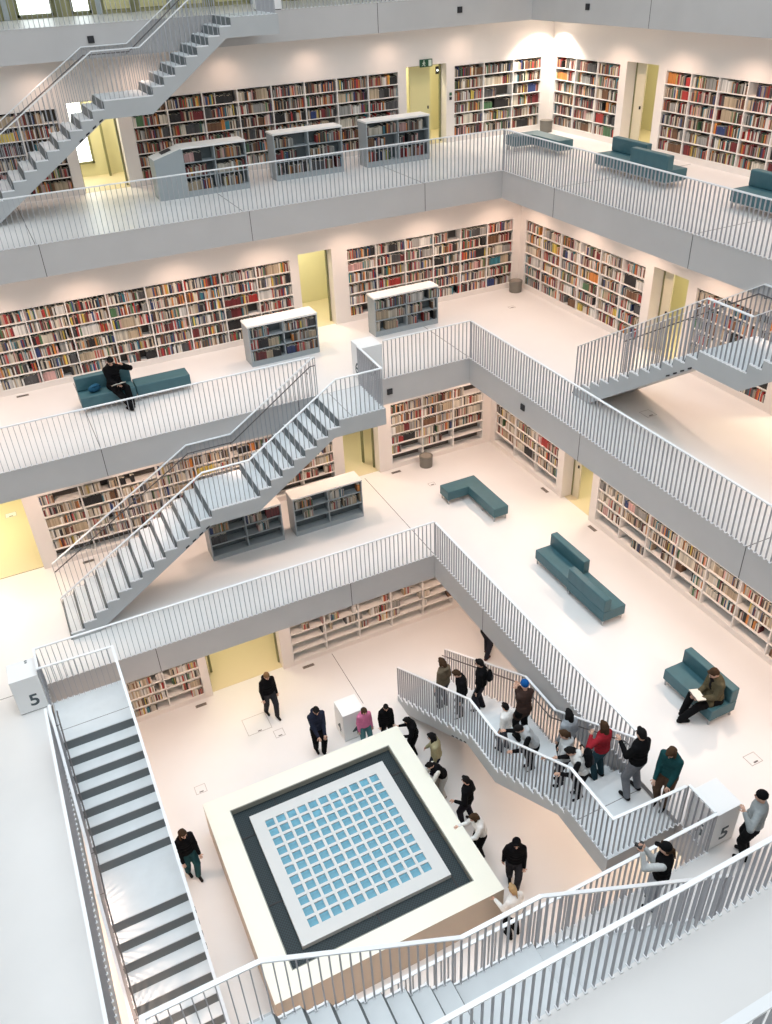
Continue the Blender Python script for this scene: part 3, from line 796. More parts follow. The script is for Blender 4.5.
for b in BOOKS[:NIND]:
    loc = (b['a'], b['w'], b['z']) if b['side'] == 'north' else (b['w'], b['a'], b['z'])
    root = empty('book', loc)
    c = b['col']
    # cover and page block as two parts
    mb = MB(); t, d, h = b['t'], b['d'], b['h']; k = .003
    def bb(x0, x1, y0, y1, z0, z1, m):
        (mb.box(x0, x1, y0, y1, z0, z1, m) if b['side'] == 'north' else mb.box(y0, y1, x0, x1, z0, z1, m))
    bb(0, t, 0, k, 0, h, BOOK); bb(0, k, k, d, 0, h, BOOK); bb(t - k, t, k, d, 0, h, BOOK)
    me = mb.mesh('cover'); at = me.color_attributes.new('cover', 'FLOAT_COLOR', 'CORNER')
    for i in range(len(me.loops)): at.data[i].color = (*c, 1)
    link('cover', me, root)
    mb = MB(); bb(k, t - k, k, d - .006, .004, h - .006, mat('paper', (.8, .77, .68), .8)); mb.obj('pages', root)
    sz = 'tall' if h > .25 else ('short' if h < .21 else 'medium'); th = 'thick' if t > .035 else ('thin' if t < .023 else '')
    o_ = ORD[min(b['idx'] - 1, 29)] if b['idx'] <= 30 else 'far'
    row = ROWN[b['row']] if 'low' not in b['case'].split()[-2:] else ROWN[b['row']]
    lab = ' '.join(('%s %s %s book, %s from %s on %s shelf, %s bay, %s' % (sz, th, b['cname'], o_, 'left' if b['side'] == 'north' else 'right', row, ORD[b['bay']], b['case'])).split())
    if len(lab.split()) > 16: lab = lab.replace(' on ', ' ', 1) if False else ' '.join(w_ for w_ in lab.split() if w_ not in ('medium', 'thick', 'thin', 'tall', 'short'))
    tag(root, lab, 'book', 'books on the %s' % b['case'])
# all the other books : one stuff object
vs, fs, cols = [], [], []
for b in BOOKS[NIND:]:
    t, d, h, a, w, z = b['t'], b['d'], b['h'], b['a'], b['w'], b['z']
    if b['side'] == 'north': X0, X1, Y0, Y1 = a, a + t, w, w + d
    else: X0, X1, Y0, Y1 = w, w + d, a, a + t
    n = len(vs); vs += [(X0, Y0, z), (X1, Y0, z), (X1, Y1, z), (X0, Y1, z), (X0, Y0, z + h), (X1, Y0, z + h), (X1, Y1, z + h), (X0, Y1, z + h)]
    fs += [(n + 3, n + 2, n + 1, n), (n + 4, n + 5, n + 6, n + 7), (n, n + 1, n + 5, n + 4), (n + 1, n + 2, n + 6, n + 5), (n + 2, n + 3, n + 7, n + 6), (n + 3, n, n + 4, n + 7)]
    pap = (.72, .68, .58)
    for k in range(6): cols += [(*(pap if k == 1 else b['col']), 1)] * 4
me = bpy.data.meshes.new('book'); me.from_pydata(vs, [], fs); me.materials.append(BOOK)
at = me.color_attributes.new('cover', 'FLOAT_COLOR', 'CORNER')
flat = [v for c in cols for v in c]; at.data.foreach_set('color', flat)
tag(link('book', me), 'thousands of mixed coloured books filling the shelves of all galleries', 'books', None, 'stuff')

# ------------------------------------------------------------------ sofas, bins
def legs(root, pts, h=.14):
    for x, y in pts:
        MB().box(x - .015, x + .015, y - .015, y + .015, 0, h, STEEL).obj('leg', root)
def sofa(x0, x1, y0, y1, z, label, back=None, cat='sofa', name='sofa'):
    cx, cy = (x0 + x1) / 2, (y0 + y1) / 2
    r = empty(name, (cx, cy, z), 0, label, cat); a, b = (x1 - x0) / 2 - .004, (y1 - y0) / 2 - .004
    MB().box(-a, a, -b, b, .15, .42, TEAL).obj('seat', r, bevel=.02)
    mb = MB()
    mb.box(-a + .03, a - .03, -b + .03, b - .03, .125, .15, STEEL); mb.obj('frame', r)
    legs(r, [(sx * (a - .05), sy * (b - .05)) for sx in (-1, 1) for sy in (-1, 1)])
    q = .19
    if back == 'E': B = (a - q, a, -b, b)
    elif back == 'W': B = (-a, -a + q, -b, b)
    elif back == 'N': B = (-a, a, b - q, b)
    else: B = None
    if B: MB().box(*B, .42, .76, TEAL).obj('backrest', r, bevel=.025)
    return r
def lbench(x0, x1, xi, y0, y1, yi, z, label):
    r = empty('bench', ((xi + x1) / 2, (y0 + y1) / 2, z), 0, label, 'bench'); ox, oy = r.location.x, r.location.y
    pts = [(x0, y1), (x0, yi), (xi, yi), (xi, y0), (x1, y0), (x1, y1)]
    mb = MB(); mb.prism([(a - ox, b - oy) for a, b in pts], .15, .42, TEAL, lambda u, v, w: (u, v, w)); mb.obj('seat', r, bevel=.02)
    legs(r, [(a - ox, b - oy) for a, b in ((x0 + .05, y1 - .05), (x0 + .05, yi + .05), (xi + .05, y0 + .05), (x1 - .05, y0 + .05), (xi + .05, (y0 + yi) / 2), (x1 - .05, y1 - .05))])
    mb = MB(); mb.prism([(a - ox, b - oy) for a, b in ((x0 + .04, y1 - .04), (x0 + .04, yi + .04), (xi + .04, yi + .04), (xi + .04, y0 + .04), (x1 - .04, y0 + .04), (x1 - .04, y1 - .04))], .125, .15, STEEL, lambda u, v, w: (u, v, w)); mb.obj('frame', r)
lbench(1.4, 2.5, 2.05, .47, 2.26, 1.8, ZC, 'L shaped teal bench without back on the lower gallery')
lbench(6.55, 7.66, 7.16, 5.68, 7.46, 6.98, ZA, 'L shaped teal bench behind the railing at the upper gallery corner')
sofa(2.0, 2.62, -2.83, -1.5, ZC, 'teal sofa on the lower gallery with its backrest on the wall side, joined to another', 'E')
sofa(1.97, 2.6, -4.19, -2.835, ZC, 'teal sofa on the lower gallery with its backrest toward the void, joined to another', 'W')
sofa(1.97, 2.62, -7.47, -6.14, ZC, 'teal two seat sofa on which the man in the olive coat reads', 'E')
sofa(7.0, 7.7, 2.5, 3.84, ZA, 'upper gallery teal sofa with its backrest facing the beige doorway', 'E')
sofa(6.99, 7.65, 1.12, 2.49, ZA, 'upper gallery teal sofa with its backrest toward the railing', 'W')
sofa(7.0, 7.68, -2.3, -.92, ZA, 'teal sofa cut by the right picture edge on the upper gallery', 'E')
sofa(-7.08, -5.76, 4.58, 5.2, ZB, 'teal sofa under the seated reader in black on the middle gallery', 'N')
sofa(-5.75, -4.4, 4.6, 5.1, ZB, 'backless teal bench joined to the right of the black clad reader sofa', None, 'bench', 'bench')
def bin_(x, y, z, label):
    r = empty('waste_bin', (x, y, z), 0, label, 'waste bin')
    MB().cyl((0, 0), .19, 0, .31, BIN, 28, .2).obj('body', r); 
    mb = MB(); mb.cyl((0, 0), .205, .31, .34, BIN, 28); mb.obj('rim', r); MB().cyl((0, 0), .15, .338, .345, GR, 24).obj('opening', r)
bin_(1.9, 4.0, ZC, 'round metal waste bin in front of the half empty lower bookcase')
bin_(6.35, 6.3, ZB, 'round metal waste bin in the middle gallery corner')
bin_(9.1, 9.05, ZA, 'round metal waste bin in the brightly lit upper corner')



# ------------------------------------------------------------------ people
TMP = bpy.data.scenes.new('bake')
_U = []; _UF = []
for j in range(1, 7):
    for i in range(10): _U.append(Vector((math.sin(PI * j / 7) * math.cos(2 * PI * i / 10), math.sin(PI * j / 7) * math.sin(2 * PI * i / 10), math.cos(PI * j / 7))))
_U += [Vector((0, 0, 1)), Vector((0, 0, -1))]
for j in range(5):
    for i in range(10): _UF.append((j * 10 + i, j * 10 + 10 + i, j * 10 + 10 + (i + 1) % 10, j * 10 + (i + 1) % 10))
for i in range(10): _UF.append((60, i, (i + 1) % 10)); _UF.append((61, 50 + (i + 1) % 10, 50 + i))
class LM:
    def __init__(s): s.v = []; s.f = []
    def add(s, M):
        n = len(s.v); s.v += [M @ q for q in _U]; s.f += [tuple(n + i for i in q) for q in _UF]
    def mesh(s, name):
        me = bpy.data.meshes.new(name); me.from_pydata(s.v, [], s.f); me.update(); return me
def blob(bm, c, r, R=None):
    bm.add(Matrix.Translation(c) @ (R.to_4x4() if R else Matrix.Identity(4)) @ Matrix.Diagonal((*r, 1)))
def cap(bm, a, b, ra, rb, n=None):
    a, b = Vector(a), Vector(b); L = (b - a).length; n = n or max(2, int(L / min(ra, rb) * 1.3))
    for i in range(n + 1):
        t = i / n; r = ra + (rb - ra) * t; blob(bm, a.lerp(b, t), (r, r, r))
def ik(a, c, l1, l2, pole):
    a, c, pole = Vector(a), Vector(c), Vector(pole); d = c - a; L = d.length
    if L > (l1 + l2) * .985: c = a + d * ((l1 + l2) * .985 / L); d = c - a; L = d.length
    x = (l1 * l1 - l2 * l2 + L * L) / (2 * L); h = math.sqrt(max(0, l1 * l1 - x * x))
    u = d.normalized(); p = (pole - u * pole.dot(u)).normalized()
    return a + u * x + p * h, c
DG = []
def bake(bm, m, voxel=.014, smooth=6, name='body', extra=None):
    me = bm.mesh(name)
    o = bpy.data.objects.new(name, me); TMP.collection.objects.link(o)
    r = o.modifiers.new('r', 'REMESH'); r.mode = 'VOXEL'; r.voxel_size = voxel
    s = o.modifiers.new('s', 'SMOOTH'); s.factor = .5; s.iterations = smooth
    with bpy.context.temp_override(scene=TMP, view_layer=TMP.view_layers[0]):
        dg = bpy.context.evaluated_depsgraph_get(); dg.update()
        me2 = bpy.data.meshes.new_from_object(o.evaluated_get(dg))
    bpy.data.objects.remove(o)
    pass
    me2.materials.clear(); me2.materials.append(m)
    if extra:   # list of (bmesh, material)
        bX = bmesh.new(); bX.from_mesh(me2)
        for eb, em in extra:
            me2.materials.append(em); k = len(me2.materials) - 1
            t = eb.mesh('t'); n0 = len(bX.faces); bX.from_mesh(t); bX.faces.ensure_lookup_table()
            for f in bX.faces[n0:]: f.material_index = k
        bX.to_mesh(me2); bX.free()
    for p in me2.polygons: p.use_smooth = True
    return me2
def tint(kind, c): return mat('%s_%d_%d_%d' % (kind, *[int(v * 255) for v in c]), c, .95 if kind != 'skin' else .55, spec=.12 if kind != 'skin' else .4, noise=.08 if kind != 'skin' else 0, nscale=25)
HAIRC = {'black': (.012, .011, .011), 'brown': (.06, .035, .02), 'light': (.2, .12, .06), 'blond': (.42, .28, .14)}
def person(x, y, z, head, h, label, top, legs_c, hair='black', hairlen=0, lean=0, L=None, R=None, fl=(0, 0), fr=(0, 0), pitch=10, yaw=0,
           sit=False, seat=.46, shoe=(.015, .015, .016), hood=None, sleeves=None, beanie=None, footz=0, coat=False, name='person', vest=None, hoodup=False, bun=False, cap_=None, feet3=None):
    s = h / 1.7
    root = empty(name, (x, y, z), math.radians(head), label, 'person')
    V = lambda *a: Vector(a) * s
    pel = V(0, 0, .93) if not sit else Vector((0, 0, seat + .1))
    T = Matrix.Rotation(-math.radians(lean), 3, 'X')
    up = lambda a, b, c: pel + T @ V(a, b, c)
    hipo = .095
    hips = [pel + V(-hipo, 0, -.03), pel + V(hipo, 0, -.03)]
    sh = [up(-.162, 0, .405), up(.162, 0, .405)]
    neck = up(0, -.005, .53)
    HR = T @ Matrix.Rotation(math.radians(yaw), 3, 'Z') @ Matrix.Rotation(-math.radians(pitch), 3, 'X')
    hc = neck + HR @ V(0, .025, .13)
    # arms : hand targets relative to shoulder
    hands, elb, hdir = [], [], []
    for i, tg in enumerate((L, R)):
        sx = -1 if i == 0 else 1
        if tg and tg[2] < -.3: tg = (tg[0] * .55, tg[1], tg[2]); tg = tuple(Vector(tg) * (.53 / Vector(tg).length))
        t = Vector(tg) * s if tg else V(sx * .045, .07, -.525)
        if not tg: t = T @ t if lean < 15 else t
        pole = Vector((sx * .25, -.8, -.7))
        e, hnd = ik(sh[i], sh[i] + t, .28 * s, .26 * s, pole); elb.append(e); hands.append(hnd); hdir.append((hnd - e).normalized())
    knees, ank = [], []
    for i, f in enumerate((fl, fr)):
        sx = -1 if i == 0 else 1
        if feet3: tgt = Vector(feet3[i]); 
        else: tgt = V(sx * .1 + f[0], f[1], .09) + (Vector((0, 0, f[2])) if len(f) > 2 else Vector((0, 0, 0)))
        k, a = ik(hips[i], tgt, .42 * s, .42 * s, (sx * .15, 1, .5 if sit else 0)); knees.append(k); ank.append(a)
    skin = tint('skin', (.62, .38, .28))
    # --- body
    bm = LM()
    blob(bm, hc, (.072 * s, .09 * s, .108 * s), HR); blob(bm, hc + HR @ V(0, .03, -.06), (.05 * s, .055 * s, .055 * s), HR)
    blob(bm, hc + HR @ V(0, .095, -.02), (.013 * s, .02 * s, .026 * s), HR)
    for sx in (-1, 1): blob(bm, hc + HR @ V(sx * .074, -.005, -.01), (.012 * s, .02 * s, .03 * s), HR)
    cap(bm, neck - T @ V(0, 0, .05), hc - HR @ V(0, .02, .06), .05 * s, .048 * s)
    def torso(bm, g, z0=-.06, z1=.5):
        prof = [(-.06, .15, .105), (.02, .152, .11), (.1, .142, .102), (.2, .142, .1), (.3, .15, .108), (.37, .155, .105), (.43, .14, .092), (.48, .085, .07)]
        for zz, rx, ry in prof:
            if z0 <= zz <= z1: blob(bm, up(0, 0, zz), (rx * s + g, ry * s + g, .075 * s), T)
    torso(bm, -.012)
    for i in (0, 1):
        cap(bm, sh[i], elb[i], .045 * s, .038 * s); cap(bm, elb[i], hands[i], .036 * s, .025 * s)
        cap(bm, hips[i], knees[i], .07 * s, .05 * s); cap(bm, knees[i], ank[i], .045 * s, .034 * s)
        blob(bm, hands[i] + hdir[i] * .045 * s, (.034 * s, .034 * s, .034 * s)); blob(bm, hands[i] + hdir[i] * .065 * s, (.036 * s, .03 * s, .03 * s))
    ex = LM()
    for i in (0, 1):
        d = hdir[i]; sx = -1 if i == 0 else 1
        side = d.cross(Vector((0, 0, 1))); side = side.normalized() if side.length > .1 else Vector((0, 1, 0)); nrm = side.cross(d).normalized()
        if nrm.z > 0: nrm = -nrm
        base = hands[i] + d * .075 * s
        for k, (o, ln) in enumerate(((-.03, .06), (-.01, .072), (.01, .068), (.029, .052))):
            a = base + side * o * s; b = a + (d + nrm * .25).normalized() * ln * .5 * s; c = b + (d + nrm * .9).normalized() * ln * .5 * s
            for p, q in ((a, b), (b, c)):
                M = Matrix.Translation((p + q) / 2) @ (q - p).to_track_quat('Z', 'Y').to_matrix().to_4x4() @ Matrix.Diagonal((.0085 * s, .0085 * s, (q - p).length * .62, 1))
                ex.add(M)
        a = hands[i] + d * .03 * s - side * sx * .03 * s * -1; b = a + (d * .7 - side * sx * -.6 + nrm * .3).normalized() * .055 * s
        M = Matrix.Translation((a + b) / 2) @ (b - a).to_track_quat('Z', 'Y').to_matrix().to_4x4() @ Matrix.Diagonal((.011 * s, .011 * s, .038 * s, 1))
        ex.add(M)
    ey = LM()
    for sx in (-1, 1): blob(ey, hc + HR @ V(sx * .03, .083, .008), (.013 * s, .008 * s, .006 * s), HR); blob(ey, hc + HR @ V(sx * .03, .082, .028), (.02 * s, .008 * s, .004 * s), HR)
    mo = LM(); blob(mo, hc + HR @ V(0, .084, -.062), (.024 * s, .008 * s, .006 * s), HR)
    link('body', bake(bm, skin, .0135, 5, 'body', [(ex, skin), (ey, mat('eye_dark', (.02, .015, .012), .4)), (mo, mat('lip', (.35, .13, .11), .5))]), root)
    # --- trousers
    bm = LM()
    for zz, rx, ry in ((-.08, .15, .11), (-.02, .158, .118), (.05, .15, .11)): blob(bm, up(0, 0, zz) if not sit else pel + V(0, 0, zz), (rx * s, ry * s, .07 * s))
    for i in (0, 1):
        cap(bm, hips[i] + V(0, 0, -.02), knees[i], .112 * s, .088 * s); cap(bm, knees[i], ank[i] + (knees[i] - ank[i]) * .02, .086 * s, .07 * s)
    link('trousers', bake(bm, tint('cloth', legs_c), .016, 5, 'trousers'), root)
    # --- shoes
    for i in (0, 1):
        bm = LM(); fd = knees[i] - ank[i]; f = Vector((fd.x, fd.y, 0)); f = Vector((0, 1, 0)) if (f.length < .12 or not sit) else f.normalized()
        toe = ank[i] + f * .15 * s; a = ank[i] + Vector((0, 0, -.045 * s)); toe.z = a.z - .01 * s
        cap(bm, a - f * .04 * s, toe, .044 * s, .038 * s); cap(bm, ank[i], a, .05 * s, .05 * s)
        link('shoe', bake(bm, tint('cloth', shoe), .014, 3, 'shoe'), root)
    # --- top
    bm = LM(); torso(bm, .042, 0 if not coat else -.06)
    for i in (0, 1): blob(bm, sh[i] + T @ V(0, 0, -.01), (.066 * s, .066 * s, .056 * s)); blob(bm, up((i - .5) * .17, 0, .445), (.075 * s, .07 * s, .045 * s), T)
    sl = bm if sleeves is None else LM()
    for i in (0, 1):
        cap(sl, sh[i], elb[i], .07 * s, .068 * s)
        e2 = hands[i] if sleeves != 'short' else elb[i]
        if sleeves != 'short': cap(sl, elb[i], elb[i].lerp(hands[i], .95), .062 * s, .046 * s)
    if coat:
        for i in (0, 1): cap(bm, pel + V(0, 0, -.03), hips[i].lerp(knees[i], .45), .15 * s, .11 * s)
    else: blob(bm, up(0, 0, -.02), (.168 * s, .125 * s, .06 * s), T)
    if hood: blob(bm, up(0, -.09, .5), (.11 * s, .07 * s, .06 * s), T)
    blob(bm, up(0, 0, .51), (.07 * s, .065 * s, .04 * s), T)
    if hoodup:
        blob(bm, hc + HR @ V(0, -.025, .015), (.1 * s, .108 * s, .125 * s), HR)
    tm = tint('cloth', top)
    if sleeves == 'short' or sleeves is None:
        if sleeves == 'short': 
            n0 = len(bm.v); bm.v += sl.v; bm.f += [tuple(n0 + i for i in q) for q in sl.f]
        link('coat' if coat else 'top', bake(bm, tm, .016, 5, 'top'), root)
    else:
        link('vest', bake(bm, tm, .016, 5, 'vest'), root); link('sleeves', bake(sl, tint('cloth', sleeves), .015, 4, 'sleeves'), root)
    if vest: pass
    if name == 'person' and coat and sit:
        b2 = LM(); blob(b2, up(0, .07, .45), (.08 * s, .06 * s, .07 * s), T); blob(b2, up(0, .115, .32), (.05 * s, .035 * s, .12 * s), T); link('scarf', bake(b2, tint('cloth', (.01, .01, .012)), .014, 4, 'scarf'), root)
    # --- hair / hats
    hm = tint('hair', HAIRC[hair])
    bm = LM()
    if beanie:
        blob(bm, hc + HR @ V(0, -.012, .045), (.09 * s, .104 * s, .095 * s), HR); blob(bm, hc + HR @ V(0, -.03, .1), (.05 * s, .06 * s, .05 * s), HR)
        link('beanie', bake(bm, tint('cloth', beanie), .013, 4, 'beanie'), root); bm = LM()
    blob(bm, hc + HR @ V(0, -.018, .03), (.083 * s, .096 * s, .1 * s), HR); blob(bm, hc + HR @ V(0, -.045, -.01), (.078 * s, .07 * s, .08 * s), HR)
    blob(bm, hc + HR @ V(.02, .055, .085), (.05 * s, .035 * s, .025 * s), HR)
    if hairlen:
        n = 6
        for i in range(n + 1):
            t = i / n; p = hc + HR @ V(0, -.075, -.02) + Vector((0, -.02 - (.03 if lean < 15 else -.02), -hairlen * s)) * t
            blob(bm, p, (.085 * s * (1 - .35 * t), .05 * s * (1 - .3 * t), .07 * s))
            if t < .6:
                for sx in (-1, 1): blob(bm, hc + HR @ V(sx * .075, -.015, -.02) + Vector((0, 0, -hairlen * s * t)), (.022 * s, .045 * s, .05 * s))
    if bun:
        p = hc + HR @ V(0, -.105, .03)
        for i in range(5): blob(bm, p + Vector((0, -.02 - .012 * i, -.045 * i)) * s, ((.032 - .003 * i) * s,) * 3)
    if cap_:
        link('cap', None, root) if False else None
        b2 = LM(); blob(b2, hc + HR @ V(0, -.01, .05), (.09 * s, .105 * s, .085 * s), HR); blob(b2, hc + HR @ V(0, .11, .04), (.06 * s, .075 * s, .012 * s), HR)
        link('cap', bake(b2, tint('cloth', cap_), .012, 3, 'cap'), root)
    if not (beanie and not hairlen and not bun): link('hair', bake(bm, hm, .0135, 3, 'hair'), root)
    W = Matrix.Translation((x, y, z)) @ Matrix.Rotation(math.radians(head), 4, 'Z')
    return dict(root=root, hands=[W @ q for q in hands], up=lambda a, b, c: W @ up(a, b, c), head=W @ hc, dirs=[(W.to_3x3() @ d) for d in hdir])
BK = (.006, .006, .007); NAVY = (.02, .025, .045); JEANS = (.09, .12, .17); GREYH = (.42, .44, .45); WH = (.8, .8, .78)
def sE(y):   # tread height of the busy staircase at y
    s = y + 7.66; rr = 3.8 / 21
    if s < 0: return 0
    if s < 2.114: return -(int(s / .302) + 1) * rr
    if s < 3.3: return -8 * rr
    return -(9 + int((s - 3.3) / .302)) * rr
def onS(x, y, *a, **k):   # snap the feet to the middle of a tread
    s = y + 7.66
    if 0 < s < 2.114: y = -7.66 + (int(s / .302) + .45) * .302
    elif s >= 3.3: y = -7.66 + 3.3 + (int((s - 3.3) / .302) + .45) * .302
    return person(x, y, sE(y) + .012, *a, **k)
person(-4.72, .36, ZD, 190, 1.62, 'person in black hoodie walking alone beside the large floor hatch, brown hair', BK, (.03, .03, .035), 'light', fl=(.02, .16), fr=(-.02, -.18), pitch=25, hood=True)
person(-4.05, -1.36, ZD, 178, 1.7, 'person in navy hoodie with hands joined in front, between hatch and 4 block', NAVY, BK, 'black', L=(.12, .25, -.36), R=(-.12, .25, -.36), fl=(.03, .1), fr=(-.03, -.1), pitch=30, hood=True)
person(-2.95, -1.72, ZD, 180, 1.42, 'child in pink jacket standing between the 4 block and the skylight plinth', (.66, .2, .36), (.08, .2, .22), 'brown', hairlen=.12, pitch=25)
person(-2.42, -1.85, ZD, 170, 1.4, 'child in black at the back right corner of the skylight plinth', BK, BK, 'black', pitch=25)
person(-1.98, -2.5, ZD, 80, 1.38, 'dark haired child bending over the right rim of the skylight plinth', BK, BK, 'black', hairlen=.08, lean=12, L=(-.05, .32, -.2), R=(.05, .32, -.2), pitch=30)
p6 = person(-1.86, -3.42, ZD, 60, 1.6, 'person with long dark hair in olive yellow top beside the skylight plinth', (.36, .33, .2), NAVY, 'black', hairlen=.3, lean=5, R=(.14, .18, -.38), pitch=20)
person(-1.98, -3.92, ZD, 88, 1.45, 'person in black vest with pale sleeves leaning on the skylight plinth rim', BK, (.5, .5, .48), 'black', lean=32, sleeves=(.75, .74, .68), L=(-.02, .42, -.2), R=(-.05, .42, -.2), pitch=10)
person(-1.86, -4.85, ZD, 35, 1.62, 'person in black seen from behind with bent arms, right of the skylight plinth', BK, (.02, .02, .03), 'black', L=(-.1, .2, -.3), R=(.18, .02, -.42), fl=(0, .08), fr=(.05, -.08), pitch=15, bun=True)
person(-2.0, -5.66, ZD, 85, 1.55, 'person in white top and black trousers leaning on the right plinth rim', WH, BK, 'brown', hairlen=.1, lean=14, L=(-.02, .4, -.25), R=(.02, .4, -.18), pitch=15)
person(-1.76, -6.6, ZD, 150, 1.68, 'person in black hooded jacket walking right of the front plinth corner', BK, (.03, .03, .035), 'black', hoodup=True, fl=(.05, .16), fr=(-.03, -.16), L=(-.05, .1, -.5), R=(.12, -.04, -.5), pitch=20)
person(-2.36, -7.52, ZD, 10, 1.6, 'blonde person in white top at the front right corner of the skylight plinth', WH, BK, 'blond', lean=6, L=(-.05, .34, -.28), R=(.18, .12, -.36), pitch=15, bun=True)
person(-7.8, -3.2, ZD, 195, 1.66, 'person in black jacket walking between the left staircase and the skylight plinth', BK, (.02, .07, .08), 'brown', hairlen=.24, L=(-.03, .18, -.42), R=(.05, .14, -.45), fl=(.04, .12), fr=(-.04, -.12), pitch=20)
person(1.38, -.42, ZD, -70, 1.7, 'person in dark trousers whose legs show below the lower gallery slab', BK, (.025, .025, .035), 'brown', fl=(0, .14), fr=(0, -.12), shoe=(.1, .035, .03))
person(-1.0, -8.75, ZD, 40, 1.72, 'dark dressed person standing on the bottom floor under the stair landing gap', (.06, .07, .08), BK, 'black', L=(-.05, .15, -.45), pitch=15)
# on the busy staircase
onS(-1.1, -2.5, 20, 1.62, 'person in olive brown hoodie nearest the foot of the busy staircase', (.14, .11, .075), (.05, .05, .06), 'brown', hood=True, pitch=20, hairlen=.05)
onS(-1.12, -3.38, 60, 1.56, 'person in black top with brown hair behind the olive brown hoodie on the stairs', BK, BK, 'brown', pitch=35, lean=5)
p16 = onS(-.62, -3.3, 50, 1.62, 'person in black with a small backpack on the lower flight near the wall side', BK, (.03, .03, .04), 'black', fl=(0, .04), fr=(0, -.04), pitch=15)
onS(-.62, -5.0, 5, 1.72, 'person in bright blue beanie and dark brown coat on the stair landing', (.05, .03, .025), BK, 'black', beanie=(.01, .09, .3), coat=True, L=(.14, .24, -.06), R=(-.1, .26, -.04), pitch=5)
onS(-1.12, -5.1, 25, 1.4, 'child in white t-shirt with black hair on the stair landing', WH, (.07, .08, .1), 'black', sleeves='short', pitch=15, fl=(0, .05))
onS(-1.08, -6.1, 75, 1.5, 'person in black vest over pale grey hoodie hunched at the stair railing', GREYH, BK, 'black', lean=30, hood=True, sleeves=BK, L=(-.12, .38, -.18), R=(.12, .35, -.15), pitch=20)
onS(-.5, -6.22, 0, 1.5, 'person with long black hair and grey top at the wall side of the busy staircase', (.3, .33, .36), BK, 'black', hairlen=.22, pitch=15)
onS(-1.05, -6.78, 50, 1.5, 'ponytailed person in light grey hoodie holding the outer railing', GREYH, (.03, .03, .04), 'brown', hood=True, L=(-.16, .34, -.2), R=(.2, .1, -.42), pitch=20, bun=True)
onS(-.45, -7.15, 12, 1.5, 'person in red top with long dark hair on the top steps', (.3, .02, .03), (.03, .07, .09), 'brown', hairlen=.34, L=(-.08, .14, .06), R=(.1, .1, -.4), pitch=10)
p23 = onS(-1.12, -7.5, 65, 1.45, 'person in black with white hood and dark backpack bending over the outer railing', (.62, .63, .62), BK, 'black', lean=25, sleeves=BK, hood=True, L=(-.08, .35, -.2), R=(.1, .3, -.3), pitch=15, bun=True)
person(-.34, -8.0, ZC + .006, 8, 1.68, 'person in black sweatshirt and grey jeans standing at the top of the busy staircase', BK, (.17, .18, .2), 'black', L=(.02, .32, -.12), R=(.14, .12, -.4), fl=(-.06, -.02), fr=(.06, .02), pitch=10)
person(-.02 + .0, -8.42, ZC + .006, 110, 1.6, 'person in dark teal sweater and brown trousers looking down beside the 5 block', (.012, .06, .065), (.1, .06, .04), 'brown', hairlen=.12, L=(.05, .2, -.42), R=(-.05, .22, -.4), pitch=40, fl=(.02, .05))
p28 = person(-1.42, -9.84, ZC, 35, 1.62, 'photographer in black vest and black cap with grey jeans at the front railing', BK, (.32, .34, .37), 'brown', cap_=BK, sleeves=(.5, .52, .52), L=(.02, .34, .12), R=(-.2, .32, .1), pitch=5, bun=True)
person(.5, -9.84, ZC, 35, 1.66, 'person in grey sweater and black beanie raising a hand, right of the 5 block', (.3, .33, .34), BK, 'black', beanie=BK, L=(-.12, .2, .06), R=(.14, .1, -.42), pitch=5)
# seated readers
pr = person(2.28, -7.22, ZC, 80, 1.74, 'man in olive coat and black trousers reading an open book on the teal sofa', (.1, .085, .05), BK, 'brown', sit=True, seat=.42, lean=8, L=(.06, .34, -.26), R=(-.12, .36, -.28), pitch=26, coat=True,
            feet3=((-.02, .7, .09), (.14, .56, .09)))
pb_ = person(-6.2, 4.86, ZB, 190, 1.72, 'person all in black reading on the teal sofa with a hand at the head', BK, BK, 'black', sit=True, seat=.42, lean=8, L=(-.06, .2, .1), R=(-.12, .34, -.28), pitch=28, yaw=-10,
             feet3=((-.16, .55, .09), (-.08, .68, .1)))
def open_book(c, ang, tilt, label):
    r = empty('open_book', c, ang, label, 'book'); r.rotation_euler = (math.radians(tilt), 0, ang)
    for sx in (-1, 1):
        mb = MB(); mb.prism([(0, 0), (sx * .07, .012), (sx * .15, .004), (sx * .15, -.008), (sx * .07, 0), (0, -.012)], -.1, .1, mat('paper', (.8, .77, .68), .8), lambda u, v, w: (u, w, v)); mb.obj('page_block', r)
    MB().box(-.155, .155, -.105, .105, -.018, -.012, BK_C).obj('cover', r)
BK_C = tint('cloth', (.2, .2, .18))
def mid(p): return (p['hands'][0] + p['hands'][1]) / 2
m_ = mid(pr); open_book(m_ + Vector((-.04, .0, .05)), math.radians(80), 12, 'open white book held by the man in the olive coat')
m_ = pb_['hands'][1]; open_book(m_ + Vector((.02, -.06, .03)), math.radians(190), 25, 'open book lying on the lap of the reader all in black')
